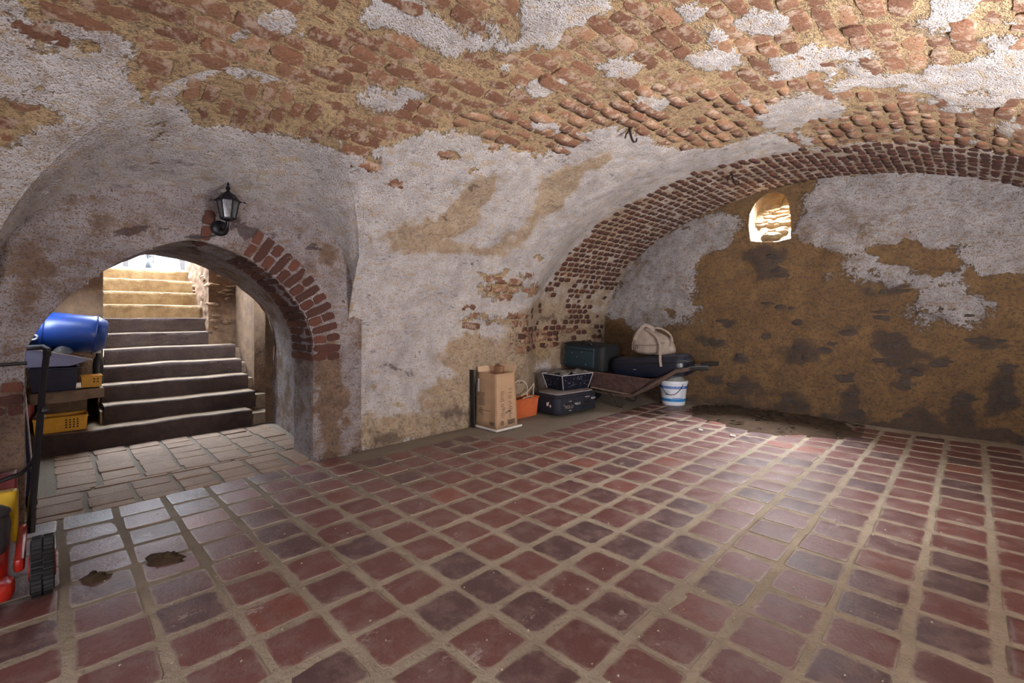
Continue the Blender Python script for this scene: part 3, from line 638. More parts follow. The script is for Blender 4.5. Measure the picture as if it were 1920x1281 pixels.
# ------------------------------------------------------------------ porch wall with the stair arch
YA, HA, ZS, RA = .60, .68, .80, .64
def arch_pts(grow=0, n=40, z_base=-.03, dyl=0, dyr=0):
    L = [(YA - HA - grow - dyl, z_base)]
    for k in range(n + 1):
        u = -math.cos(PI * k / n); e = 1.5 if u < 0 else 1.7
        L.append((YA + u * (HA + grow + (dyl if u < 0 else dyr)), ZS + (RA + grow) * max(0, 1 - abs(u) ** e) ** (1 / e)))
    L.append((YA + HA + grow + dyr, z_base)); return L
Q, f, near = holed_grid(np.linspace(-1.0, 1.63, 132), np.linspace(-.03, 1.80, 92), arch_pts(), .013)
y, z = Q[..., 0], Q[..., 1]
n1 = fbm(y * 3, z * 3, 12, 4); n2 = fbm(y * 10, z * 10, 16, 4)
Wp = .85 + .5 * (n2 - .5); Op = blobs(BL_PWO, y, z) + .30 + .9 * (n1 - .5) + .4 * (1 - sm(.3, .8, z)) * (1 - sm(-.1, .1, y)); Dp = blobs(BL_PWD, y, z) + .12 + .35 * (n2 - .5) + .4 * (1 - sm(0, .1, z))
rel = .03 * (n1 - .5) + .014 * (n2 - .5); rel = np.where(near, rel * .3, rel)
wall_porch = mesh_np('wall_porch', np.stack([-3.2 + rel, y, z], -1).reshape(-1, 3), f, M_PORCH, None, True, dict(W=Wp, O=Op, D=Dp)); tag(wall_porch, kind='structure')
# intrados and tunnel up to the stairwell
secs = [(-3.222, .05, 0, 0), (-3.214, -.002, 0, 0), (-3.60, 0, .02, .02), (-3.66, .02, .04, .10), (-4.1, .03, .05, .14), (-4.68, .05, .05, .17)]
loops = []
for (X, g, l, r_) in secs:
    pts = np.array(arch_pts(g, 40, -.03, l, r_)); dn = outline_path([tuple(q) for q in pts], 2) if False else pts
    # resample legs
    leg = np.linspace(0, 1, 8)[:, None]; a = pts[0] * (1 - leg) + pts[1] * leg; b = pts[-2] * (1 - leg) + pts[-1] * leg
    dn = np.concatenate([a[:-1], pts[1:-1], b[1:]]); loops.append(np.column_stack([np.full(len(dn), X), dn]))
fine = []
for i in range(len(loops) - 1):
    for t in np.linspace(0, 1, 10, endpoint=(i == len(loops) - 2)): fine.append(loops[i] * (1 - t) + loops[i + 1] * t)
v = np.stack(fine); nn = fbm(v[..., 0] * 6, v[..., 1] * 6, v[..., 2] * 6, 4) - .5
cen = np.array([0, .6, .7]); dr = v - cen; dr[..., 0] = 0; dr /= np.linalg.norm(dr, axis=-1, keepdims=True)
edge = np.ones(v.shape[0]); edge[:12] = 0
v = v + dr * (nn * .05 * edge[:, None])[..., None]
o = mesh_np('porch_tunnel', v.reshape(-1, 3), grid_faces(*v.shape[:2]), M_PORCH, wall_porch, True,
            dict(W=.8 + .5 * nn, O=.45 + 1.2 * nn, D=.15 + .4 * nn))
# brick voussoirs: a face ring and the soffit row
vo = []; vs_ = []
for k in range(-3, 26):
    # walk along the arch by arc angle from the right springing
    u = math.cos(PI * max(k, 0) / 46) if k >= 0 else 1
    e = 1.7 if u > 0 else 1.5
    zz = ZS + RA * max(0, 1 - abs(u) ** e) ** (1 / e) if k >= 0 else ZS + .055 * k
    vo.append((YA + u * HA, zz))
path = [(YA + HA, ZS - .11)]
for k in range(400):
    u = math.cos(PI * k / 400); e = 1.7 if u > 0 else 1.5
    path.append((YA + u * HA, ZS + RA * max(0, 1 - abs(u) ** e) ** (1 / e)))
path = np.array(path); dl = np.concatenate([[0], np.cumsum(np.linalg.norm(np.diff(path, axis=0), axis=1))])
bi = []; k = 0; d = .02
while d < 1.35:
    py, pz = np.interp(d, dl, path[:, 0]), np.interp(d, dl, path[:, 1])
    qy, qz = np.interp(d + .01, dl, path[:, 0]), np.interp(d + .01, dl, path[:, 1])
    tg = np.array([0, qy - py, qz - pz]); tg /= np.linalg.norm(tg); rad = np.cross(tg, [1, 0, 0]); rad = rad if rad[1] * (py - YA) + rad[2] * (pz - .7) > 0 else -rad
    X1 = np.array([1., 0, 0]); fade = 1 if d < .80 else (.45 if d < 1.05 else .12)
    a = .01 + random.uniform(-.01, .01)
    cuts = ((.0, .19),) if k % 2 else ((.0, .095), (.097, .19))
    if random.random() < fade:
        for (c0, c1) in cuts:
            ctr = np.array([-3.2, py, pz]) + rad * (c0 + c1) / 2
            bi.append((ctr, rad, np.cross(X1, rad), X1, (c1 - c0) - .008, .051, random.uniform(.008, .016), 1))
        cuts = ((.01, .20), (.205, .39)) if k % 2 == 0 else ((.01, .10), (.105, .29), (.295, .39))
        for (c0, c1) in cuts:
            ctr = np.array([-3.2 - (c0 + c1) / 2, py, pz]); bi.append((ctr, X1, np.cross(-rad, X1), -rad, (c1 - c0) - .008, .051, random.uniform(.006, .012), 1))
    d += .058; k += 1
for (Y, Z, L) in ((-.13, .60, .09), (-.11, .55, .05), (-.20, .55, .10), (-.12, .66, .07), (-.22, .64, .08), (1.36, .73, .09)):
    bi.append((np.array([-3.2, Y, Z]), np.array([0, 1., 0]), np.array([0, 0, 1.]), np.array([1., 0, 0]), L, .045, .008, 1))
place(bi, 'brick', M_BRICKD, wall_porch, 300)

# ------------------------------------------------------------------ unseen walls of the room
def plane(name, pts, mat, parent=None, kind='structure'):
    o = mesh_np(name, np.array(pts, float), [(0, 1, 2, 3)], mat, parent, False); 
    for k in 'WOD':
        at = o.data.attributes.new(k, 'FLOAT', 'POINT'); at.data.foreach_set('value', [.6, .6, .6, .6] if k == 'W' else [.3] * 4)
    if parent is None: tag(o, kind=kind)
    return o
plane('wall_back', [(-3.6, -1.68, -.05), (1.5, -1.68, -.05), (1.5, -1.68, 2.6), (-3.6, -1.68, 2.6)], M_VAULT)
plane('wall_right', [(1.1, -1.7, -.05), (1.1, 5.3, -.05), (1.1, 5.3, .9), (1.1, -1.7, .9)], M_VAULT)

# ------------------------------------------------------------------ floor, tiles, porch paving
U, V = mg(np.linspace(-5.30, 1.15, 160), np.linspace(-1.7, 5.32, 170))
fz = -.0045 + .004 * (fbm(U * 5, V * 5, 1, 3) - .5) + .003 * (fbm(U * 20, V * 20, 1, 3) - .5)
fz = fz + np.where(U < -3.16, -.004, 0)
floor = mesh_np('floor', np.stack([U, V, fz], -1).reshape(-1, 3), grid_faces(*U.shape), M_JOINT, None, True); tag(floor, kind='structure')
def tile_variant(seed, rnd, nx=4, ny=4):
    r = np.random.default_rng(seed); v = []; f = []
    for i in range(nx):
        for j in range(ny):
            x = (0, .13, .87, 1)[i] - .5; y = (0, .13, .87, 1)[j] - .5; ex = i in (0, nx - 1); ey = j in (0, ny - 1)
            jx, jy = r.uniform(-.013, .013, 2)
            if ex and ey: jx -= .014 * np.sign(x); jy -= .014 * np.sign(y)
            v.append((x + jx, y + jy, (-.0016 if (ex or ey) else 0) + r.uniform(-.0008, .0006)))
    idx = lambda i, j: i * ny + j
    for i in range(nx - 1):
        for j in range(ny - 1): f.append((idx(i, j), idx(i + 1, j), idx(i + 1, j + 1), idx(i, j + 1)))
    per = [idx(i, 0) for i in range(nx)] + [idx(nx - 1, j) for j in range(1, ny)] + [idx(i, ny - 1) for i in range(nx - 2, -1, -1)] + [idx(0, j) for j in range(ny - 2, 0, -1)]
    b = len(v)
    for k in per: v.append((v[k][0] * 1.01, v[k][1] * 1.01, -.03))
    for k in range(len(per)): f.append((per[k], b + k, b + (k + 1) % len(per), per[(k + 1) % len(per)]))
    return np.array(v), np.array(f), rnd
VB = VAR; VAR = [tile_variant(500 + i, (i * .618) % 1) for i in range(24)]
P_T = .20302; GX, GY = -1.76695, 1.66490
ti = []
for a in range(-8, 14):
    for b in range(-13, 19):
        X0, Y0 = GX + P_T * a, GY + P_T * b; xc, yc = X0 + P_T / 2, Y0 + P_T / 2
        if xc > 1.05 or yc > 5.16 or yc < -1.0: continue
        if a < -7 or (a < -6 and yc > 1.5) or (a < -5 and yc > 2.45) or (a < -4 and yc > 2.6): continue
        if yc > 4.97 and xc < -.8: continue
        if inframe(np.array([xc, yc, 0]), 260) == 0 and math.hypot(xc, yc) > 1.6: continue
        k = inframe(np.array([xc, yc, 0]), 40)
        rz = random.gauss(0, .012); tx, ty = random.gauss(0, .006), random.gauss(0, .006)
        ex = np.array([math.cos(rz), math.sin(rz), tx]); ey = np.array([-math.sin(rz), math.cos(rz), ty]); n = np.cross(ex, ey)
        ti.append((np.array([xc + random.gauss(0, .0025), yc + random.gauss(0, .0025), 0]), ex, ey, n, P_T - .030 + random.gauss(0, .003), P_T - .030 + random.gauss(0, .003), random.gauss(-.0005, .001), k))
place(ti, 'tile', M_TILE, floor, 300)
pi_ = []
for (x0, hs, off) in ((-3.17, (.085, .18, .165), .02), (-3.63, (.10, .19, .17, .20, .18, .17), .10)):
    for c_ in range(-2, 9):
        xr = x0
        for hh_ in hs:
            ph = hh_ * random.uniform(.92, 1.0)
            yc = -.18 + off + .2 * c_ + random.gauss(0, .003); xc = xr - ph / 2; xr -= ph
            yl = YA + HA + (.02 if xc > -3.6 else .10 + .05 * (-3.6 - xc))
            if yc + .09 > yl + .05 or yc - .09 < -.14: continue
            wy = min(.174, 2 * (yl - yc)) + random.gauss(0, .005)
            pi_.append((np.array([xc, yc, 0]), np.array([0, 1., random.gauss(0, .01)]), np.array([-1., random.gauss(0, .02), random.gauss(0, .015)]), np.array([0, 0, 1.]), wy, ph - .011, random.gauss(0, .002), 1))
for c_ in range(4):
    pi_.append((np.array([-3.615, .0 + .36 * c_, 0]), np.array([0, 1., 0]), np.array([-1., 0, 0]), np.array([0, 0, 1.]), .34, .028, -.001, 1))
place(pi_, 'brick', M_PAV, floor, 300)
VAR = VB
# worn mortar strip along the left wall
def rough_patch(name, o_, eu, ev, lu, lv, nu, nv, mat, parent, amp=.02, sc=8, seed=0, edge0=True):
    """a rough masonry face: origin, two in-plane directions, lengths"""
    o_, eu, ev = (np.array(q, float) for q in (o_, eu, ev)); n = np.cross(eu, ev); n /= np.linalg.norm(n)
    A, B2 = mg(np.linspace(0, lu, nu), np.linspace(0, lv, nv)); p = o_ + A[..., None] * eu + B2[..., None] * ev
    d = amp * (fbm(p[..., 0] * sc + seed, p[..., 1] * sc, p[..., 2] * sc, 4) - .5) * 2
    p = p + n * d[..., None]
    return mesh_np(name, p.reshape(-1, 3), grid_faces(nu, nv), mat, parent, True, dict(W=.5 + d * 8, O=.5 + 0 * d, D=.2 + 0 * d))

# ------------------------------------------------------------------ stairs and stairwell
stairs = empty('stairs', (0, 0, 0)); tag(stairs, kind='structure')
RUN = .22; NST = 11
ztop = [.139, .275, .415, .555, .69, .825, .97, 1.11, 1.255, 1.405, 1.535]
for k in range(NST):
    xf = -4.66 - RUN * k; y0, y1 = ((-.16, 1.31) if k == 0 else (.31, 1.40) if k < 5 else (.34, 1.24))
    nu = 30
    ys = np.linspace(y0, y1, nu); prof = [(0, (ztop[k - 1] if k else 0) - .02), (.006, ztop[k] - .035), (.004, ztop[k] - .008), (-.012, ztop[k]), (-.11, ztop[k] - .002), (-RUN - .06, ztop[k])]
    if k == 0: prof[-1] = (-.9, ztop[0])
    v = []
    for y in ys:
        for (dx, z) in prof:
            nz = float(fbm(xf * 3, y * 9, z * 9, 3)) - .5; nn_ = float(fbm(y * 5 + k * 3, k * 1.3, 2, 2)) - .5
            v.append((xf + dx + .03 * nz * (dx > -.05) - .012 * nn_, y, z + (.014 * nn_ if z > prof[0][1] else 0)))
    o = mesh_np('step', np.array(v), grid_faces(nu, len(prof)), M_RISER if k < 7 else M_SAND_LIT, stairs, True); o.data.materials.append(M_STEP if k < 7 else M_SAND_LIT)  # riser shade and the light on treads and top steps are in the colours
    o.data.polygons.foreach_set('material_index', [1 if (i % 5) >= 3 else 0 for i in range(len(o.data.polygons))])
    o.data.set_sharp_from_angle(angle=math.radians(60))
well = empty('wall_stairwell', (0, 0, 0)); tag(well, kind='structure')
def wp(name, *a, **k):
    o = rough_patch(name, *a, parent=well, **k); return o
wp('recess_top', (-4.6, 1.40, 1.42), (-1, 0, 0), (0, 1, 0), .5, .7, 4, 4, M_RUBBLE, amp=.004)
# right side: dark door recess, lit jamb, rubble corner, upper cheek
wp('door_recess', (-4.68, 1.43, 0), (0, 1, 0), (0, 0, 1), .6, 1.9, 6, 10, M_RUBBLE, amp=.004)
wp('door_recess_back', (-4.68, 1.95, 0), (-1, 0, 0), (0, 0, 1), .40, 1.9, 6, 10, M_RUBBLE, amp=.004)
wp('jamb_return', (-5.03, 1.98, 0), (0, -1, 0), (0, 0, 1), .545, 2.4, 12, 30, M_RUBBLE, amp=.008)
wp('jamb_face', (-5.05, 1.45, 0), (-1, 0, 0), (0, 0, 1), .72, 2.4, 20, 50, M_RUBBLE, amp=.012)
wp('rubble_corner', (-5.75, 1.47, .3), (0, -1, 0), (0, 0, 1), .27, 2.2, 24, 110, M_RUBBLE, amp=.035, sc=11)
wp('rubble_cheek', (-5.76, 1.22, .3), (-1, 0, 0), (0, 0, 1), 1.25, 2.2, 60, 110, M_RUBBLE, amp=.03, sc=11)
wp('left_cheek', (-5.42, .335, .3), (-1, 0, 0), (0, 0, 1), 1.6, 2.0, 60, 60, M_RUBBLE, amp=.022, sc=9)
wp('left_return', (-5.42, -.2, 0), (0, 1, 0), (0, 0, 1), .54, 2.4, 24, 60, M_RUBBLE, amp=.02, sc=9)
wp('left_side', (-4.66, -.145, 0), (-1, 0, 0), (0, 0, 1), .8, 2.4, 24, 60, M_RUBBLE, amp=.012, sc=9)
wp('porch_roof', (-4.60, -.2, 1.50), (-1, 0, .42), (0, 1, 0), .78, 2.2, 20, 30, M_RUBBLE, amp=.01)
wp('facade', (-5.36, -2.5, 1.80), (0, 1, 0), (0, 0, 1), 6.5, 2.2, 4, 4, M_RUBBLE, amp=.004)
for i in range(46):
    zz = random.uniform(.85, 1.95); side = random.random()
    if side < .45: stone((-5.745, random.uniform(1.22, 1.42), zz), (0, 1, random.uniform(-.2, .2)), (0, 0, 1), (1, 0, 0), random.uniform(.07, .15), random.uniform(.03, .07), M_RUBBLE, well, h=2.2)
    else: stone((random.uniform(-6.6, -5.78), 1.225, zz + .2), (1, 0, random.uniform(-.2, .2)), (0, 0, 1), (0, -1, 0), random.uniform(.07, .16), random.uniform(.03, .07), M_RUBBLE, well, h=2.4)
for i in range(20):
    zz = random.uniform(.7, 1.6); stone((random.uniform(-6.4, -5.45), .335, zz + .2), (1, 0, 0), (0, 0, 1), (0, 1, 0), random.uniform(.07, .15), random.uniform(.03, .06), M_RUBBLE, well, h=1.8)
cs = MB()
for k in range(NST):
    y0, y1 = (-.3, 1.9) if k == 0 else (.29, 1.6)
    zt = ztop[k] - .045; xa = -4.70 - RUN * k; cs.box(((xa - RUN / 2), (y0 + y1) / 2, zt / 2 - .05), (RUN + .02, y1 - y0, zt + .1))
cs.box((-6.2, .7, -.04), (3.2, 2.6, .05))
tag(cs.build('stair_core', M_STEP, stairs), kind='stuff')
g = rough_patch('ground', (-7.02, -4, 1.525), (-1, 0, 0), (0, 1, 0), 7, 9, 8, 8, M['ground'], None, .006); tag(g, kind='structure')
# ------------------------------------------------------------------ things
def thing(name, label, cat, loc, rz=0, group=None, rx=0, ry=0): return tag(empty(name, loc, rz, rx, ry), label, cat, group)
def flat_print(name, rects, mat, parent, mtx):
    """thin printed strips: rects (u, v, w, h) on a local plane"""
    b = MB()
    for (u, v, w, h) in rects: b.add([(u - w / 2, v - h / 2, 0), (u + w / 2, v - h / 2, 0), (u + w / 2, v + h / 2, 0), (u - w / 2, v + h / 2, 0)], [(0, 1, 2, 3)], mtx)
    o = b.build(name, mat, parent); tag(o, kind='stuff'); return o
def lettering(txt, size, mat, parent, loc, rot, name='lettering', ext=.0008):
    c = bpy.data.curves.new(name, 'FONT'); c.body = txt; c.size = size; c.extrude = ext; c.align_x = 'CENTER'; c.align_y = 'CENTER'; c.materials.append(mat)
    o = bpy.data.objects.new(name, c); COL.objects.link(o); bpy.context.view_layer.update(); me = bpy.data.meshes.new_from_object(o.evaluated_get(bpy.context.evaluated_depsgraph_get())); bpy.data.objects.remove(o)
    o = bpy.data.objects.new(name, me); COL.objects.link(o); o.parent = parent; o.location = loc; o.rotation_euler = rot; return o
def frame_m(o, u, v):
    u = Vector(u).normalized(); v = Vector(v); n = u.cross(v).normalized(); v = n.cross(u)
    return Matrix(((u.x, v.x, n.x, o[0]), (u.y, v.y, n.y, o[1]), (u.z, v.z, n.z, o[2]), (0, 0, 0, 1)))

# cardboard box on a foam sheet -------------------------------------
fs = MB(); fs.box((0, 0, .006), (.34, .31, .012), taper=1.0); fs.box((.165, .0, .012), (.02, .31, .016)); fs.box((0, -.15, .012), (.34, .018, .016))
o = fs.build('foam_sheet', M['foam'], None, bevel=.003); o.location = (-3.035, 2.845, .001)
tag(o, 'white foam sheet lying under the tall cardboard box', 'foam sheet')
bx = thing('cardboard_box', 'tall open cardboard box with small printed text, on a white foam sheet', 'box', (-3.035, 2.845, .013))
H = .475; b0x, b0y, t0x, t0y = .145, .125, .118, .112
def boxwall(a, b, c, d, name):
    n = 10; vs = []; m = 8
    for i in range(n + 1):
        for j in range(m + 1):
            u, v = i / n, j / m
            p = (Vector(a) * (1 - u) + Vector(b) * u) * (1 - v) + (Vector(d) * (1 - u) + Vector(c) * u) * v
            nn = (Vector(b) - Vector(a)).cross(Vector(d) - Vector(a)).normalized()
            w = (float(vnoise(u * 3 + hash(name) % 7 * 0, v * 3, len(name))) - .5) * .014 * (4 * u * (1 - u)); vs.append(p + nn * w)
    o = mesh_np(name, np.array([tuple(q) for q in vs]), grid_faces(n + 1, m + 1), M['card'], bx)
    sol = o.modifiers.new('solid', 'SOLIDIFY'); sol.thickness = .004; sol.offset = -1; return o
C = [(-b0x, -b0y, 0), (b0x, -b0y, 0), (b0x, b0y, 0), (-b0x, b0y, 0)]; T = [(-t0x, -t0y, H), (t0x, -t0y, H), (t0x, t0y, H), (-t0x, t0y, H)]
for i in range(4): boxwall(C[i], C[(i + 1) % 4], T[(i + 1) % 4], T[i], 'side_panel')
MB().box((0, 0, .004), (.28, .24, .006)).build('bottom_panel', M['card'], bx)
MB().add([(-t0x, t0y - .002, H), (t0x, t0y - .002, H), (t0x - .015, t0y + .045, H + .055), (-t0x + .03, t0y + .04, H + .06)], [(0, 1, 2, 3)]).build('flap', M['card_light'], bx).modifiers.new('s', 'SOLIDIFY').thickness = .004
MB().add([(-t0x, -t0y, H), (-t0x, t0y, H), (-t0x - .03, t0y - .01, H + .05), (-t0x - .03, -t0y + .02, H + .045)], [(0, 1, 2, 3)]).build('flap', M['card_light'], bx).modifiers.new('s', 'SOLIDIFY').thickness = .004
# print on the face towards -Y and the face towards +X
m1 = frame_m((0, -b0y - .006, 0), (1, 0, 0), (0, (b0y - t0y) / H, 1)); R_ = []
for i in range(9): R_.append((-.045 + random.uniform(-.02, .005), .30 - i * .013, random.uniform(.05, .10), .004))
for i in range(5): R_.append((-.05 + random.uniform(-.01, .02), .165 - i * .013, random.uniform(.03, .06), .004))
R_.append((-.005, .150, .15, .003))
flat_print('printed_text', R_, M['print_ink'], bx, m1 @ Matrix.Translation((0, 0, .009)))
flat_print('barcode', [(.06 + i * .008, .045, .0045, .03) for i in range(8)], M['print_ink'], bx, m1 @ Matrix.Translation((0, 0, .008)))
flat_print('shipping_label', [(-.095, .36, .022, .12)], M['label_white'], bx, m1 @ Matrix.Translation((0, 0, .005)))
m2 = frame_m((b0x + .006, 0, 0), (0, 1, 0), (-(b0x - t0x) / H, 0, 1)); R_ = []
for cx in (-.055, .035):
    for i in range(17):
        if random.random() < .75: R_.append((cx + random.uniform(-.012, .004), .335 - i * .0155, random.uniform(.02, .055), .004))
flat_print('printed_text', R_, M['print_ink'], bx, m2 @ Matrix.Translation((0, 0, .009)))
flat_print('barcode', [(.0 + i * .008, .05, .0048, .045) for i in range(11)], M['print_ink'], bx, m2 @ Matrix.Translation((0, 0, .008)))
ring = MB(); ring.tube([(math.cos(a) * .018, math.sin(a) * .018, 0) for a in np.linspace(0, 2 * PI, 16, endpoint=False)], .0025, 4, closed=True); ring.box((0, 0, 0), (.004, .018, .002))
for (x, y, s_) in ((.05, .115, .6), (.075, .12, .6), (.098, .125, .7)): ring.box((x - .0, y - .03, 0), (.014 * s_ + .003, .014 * s_ + .003, .002))
r2 = ring.build('printed_symbols', M['print_ink'], bx); tag(r2, kind='stuff'); r2.matrix_local = m2 @ Matrix.Translation((-.075, .05, .008))
wb = MB(); wb.rbox((0, 0, .14), (.085, .05, .28), .006, 2); o = wb.build('wood_block', M['wood'], None, True); o.location = (-3.06, 2.90, .26); o.rotation_euler = (.05, .04, .2)
tag(o, 'reddish wooden block sticking out of the top of the cardboard box', 'wood block')
o = MB().box((0, 0, .255), (.05, .016, .51)).build('black_board', M['black_board'], None, bevel=.002); o.location = (-3.155, 2.672, .0); o.rotation_euler = (-.02, -.05, 0)
tag(o, 'narrow black board standing behind the left side of the cardboard box', 'board')
# planter with cable ------------------------------------------------
pl = thing('planter_box', 'orange ribbed plastic planter box between the cardboard box and the suitcase', 'planter', (-3.15, 3.275, 0), 0)
def trough(name, lx, ly, h, tp, mat, parent, th=.008):
    """open box: outer and inner shell, tapering towards the bottom"""
    x0, y0, x1, y1 = lx / 2 * tp, ly / 2 * tp, lx / 2, ly / 2
    o_ = lambda x, y, z: [(-x, -y, z), (x, -y, z), (x, y, z), (-x, y, z)]
    vs = o_(x0, y0, 0) + o_(x1, y1, h) + o_(x1 - th, y1 - th, h) + o_(x0 - th, y0 - th, th)
    fs = [(0, 3, 2, 1), (12, 13, 14, 15)]
    for b in (0, 4, 8):
        for k in range(4): fs.append((b + k, b + (k + 1) % 4, b + 4 + (k + 1) % 4, b + 4 + k))
    return MB().add(vs, fs).build(name, mat, parent, bevel=.002)
trough('body', .13, .40, .185, .88, M['terracotta'], pl)
rb = MB()
for i in range(24):
    y = -.187 + i * .0162; f_ = .88; rb.tube([(.0575, y * .92, .012), (.0645, y, .172)], .0035, 5)
for i in range(7):
    x = -.05 + i * .016; rb.tube([(x * .9, -.177, .012), (x, -.1985, .172)], .0035, 5)
tag(rb.build('rib', M['terracotta'], pl, True), kind='stuff')
rm = MB(); rm.tube([(-.068, -.203, .183), (.068, -.203, .183), (.068, .203, .183), (-.068, .203, .183)], .007, 6, closed=True); rm.build('rim', M['terracotta'], pl, True)
dk = thing('tool_bundle', 'dark plastic tools lying inside the orange planter box', 'tools', (-3.15, 3.265, .10))
d_ = MB(); d_.rbox((0, 0, .03), (.07, .32, .05), .012, 2, (0, .15, .05)); d_.rbox((.01, .02, .065), (.04, .28, .03), .01, 2, (.04, .1, -.08)); d_.build('casing', M['black'], dk, True)
MB().rbox((.02, -.10, .085), (.03, .02, .012), .004, 2).build('white_clip', M['label_white'], dk)
cb = MB(); pts = []
for i in range(30):
    a = PI * (1.12 - 1.2 * i / 29); pts.append((-3.155 + .012 * math.sin(i * .4), 3.27 + .125 * math.cos(a), .20 + .155 * max(math.sin(a), -.3)))
pts += [(-3.14, 3.42, .16), (-3.13, 3.46, .17), (-3.10, 3.38, .20), (-3.095, 3.25, .19)]
cb.tube(pts, .0055, 6)
pts = [(-3.13, 3.26, .205), (-3.12, 3.33, .23), (-3.12, 3.40, .28), (-3.13, 3.45, .31), (-3.15, 3.475, .30), (-3.16, 3.48, .24), (-3.16, 3.47, .15)]
cb.tube(pts, .005, 6); o = cb.build('cable', M['cable'], None, True); tag(o, 'cream cable looping up out of the orange planter box', 'cable')
# navy suitcase ------------------------------------------------------
sc = thing('suitcase', 'navy blue soft suitcase with white lettering lying under the plastic tub', 'suitcase', (-2.985, 3.785, 0), -.09)
MB().rbox((0, 0, .115), (.34, .60, .205), .07, 5).build('shell', M['navy_cloth'], sc, True)
MB().rbox((0, 0, .219), (.30, .56, .012), .06, 5).build('dusty_lid', M['dust_grey'], sc, True)['label'] = 'grey dusty top panel'
zp = MB()
def rr_path(x, y, r, z, n=5):
    out = []
    for (sx, sy, a0) in ((1, 1, 0), (-1, 1, PI / 2), (-1, -1, PI), (1, -1, 1.5 * PI)):
        for k in range(n + 1):
            a = a0 + PI / 2 * k / n; out.append(((x - r) * sx + r * math.cos(a), (y - r) * sy + r * math.sin(a), z))
    return out
zp.tube(rr_path(.172, .302, .07, .19), .006, 5, closed=True); zp.tube(rr_path(.172, .302, .07, .035), .006, 5, closed=True); zp.build('piping', M['black'], sc, True)
hd = MB(); hd.tube([(.168, .065, .105), (.190, .075, .105), (.194, .12, .105), (.190, .165, .105), (.168, .175, .105)], .009, 6); hd.build('handle', M['black'], sc, True)
MB().rbox((.169, .12, .115), (.010, .13, .075), .004, 2).build('handle_plate', M['black'], sc, True)
MB().rbox((.169, -.13, .095), (.008, .15, .07), .003, 2).build('name_plate', M['black'], sc, True)
RX = (PI / 2, 0, PI / 2)
lettering('POLO', .045, M['dust_grey'], sc, (.1745, -.135, .09), RX); lettering('POLO', .032, M['label_white'], sc, (.1715, -.01, .11), RX); lettering('POLO', .030, M['label_white'], sc, (.1705, .232, .14), (PI / 2, 0, PI / 2 + .12))
for (y, z) in ((-.12, .145), (-.12, .055), (.12, .165), (.15, .165)): MB().rbox((.173, y, z), (.006, .035, .011), .002, 2).build('buckle', M['dust_grey'], sc)
for (x, y, z, r_) in ((.04, -.303, .12, .02), (.075, -.30, .105, .014), (.055, -.302, .135, .010), (.13, -.29, .10, .013), (.165, -.215, .115, .013)): MB().add([(x + r_ * math.cos(a) * .9, y - .003 + abs(x - .05) * .1, z + r_ * math.sin(a)) for a in np.linspace(0, 2 * PI, 7, endpoint=False)], [tuple(range(7))]).build('paint_stain', M['foam'], sc)
# plastic tub with film ----------------------------------------------
tb = thing('plastic_tub', 'dark blue plastic tub with white edges standing on the navy suitcase', 'tub', (-3.05, 3.90, .229), -.12)
trough('body', .30, .46, .155, .80, M['navy_plastic'], tb, .005)
ed = MB()
for sx in (-1, 1):
    for sy in (-1, 1): ed.tube([(.12 * sx, .184 * sy, .004), (.15 * sx, .23 * sy, .155)], .004, 5)
ed.tube([(-.15, -.23, .156), (.15, -.23, .156), (.15, .23, .156), (-.15, .23, .156)], .0045, 5, closed=True); ed.build('white_edge', M['white_edge'], tb, True)
fm = MB(); r = np.random.default_rng(3)
n = 10; vs = [((i / n - .5) * .27, (j / n - .5) * .42, .11 + .09 * float(fbm(i * .7, j * .7, 3, 3)) + r.uniform(-.012, .012)) for i in range(n + 1) for j in range(n + 1)]
o = mesh_np('plastic_film', np.array(vs), grid_faces(n + 1, n + 1), M['bag_film'], None, False); o.parent = None; o.location = (-3.05, 3.90, .235); o.rotation_euler = (0, 0, -.12)
tag(o, 'crumpled pale plastic film stuffed into the dark blue tub', 'plastic film')
spk = MB()
for i in range(70):
    if i % 3: y, z = r.uniform(-.19, .19), r.uniform(.02, .145); x = .12 + .03 * z / .155 + .0015; y *= .85 + .15 * z / .155; q = r.uniform(.002, .005); spk.add([(x, y - q, z - q), (x, y + q, z - q * .6), (x, y + q * .5, z + q)], [(0, 1, 2)])
    else: x, z = r.uniform(-.11, .11), r.uniform(.02, .145); y = -.184 - .046 * z / .155 - .0015; q = r.uniform(.002, .005); spk.add([(x - q, y, z - q), (x + q, y, z - q * .6), (x + q * .4, y, z + q)], [(0, 1, 2)])
tag(spk.build('paint_speck', M['white_edge'], tb), kind='stuff')
# wheelbarrow ---------------------------------------------------------
wb_ = thing('wheelbarrow', 'rusty old wheelbarrow loaded with suitcases, handles pointing at the end wall', 'wheelbarrow', (-2.78, 4.55, 0), .19)
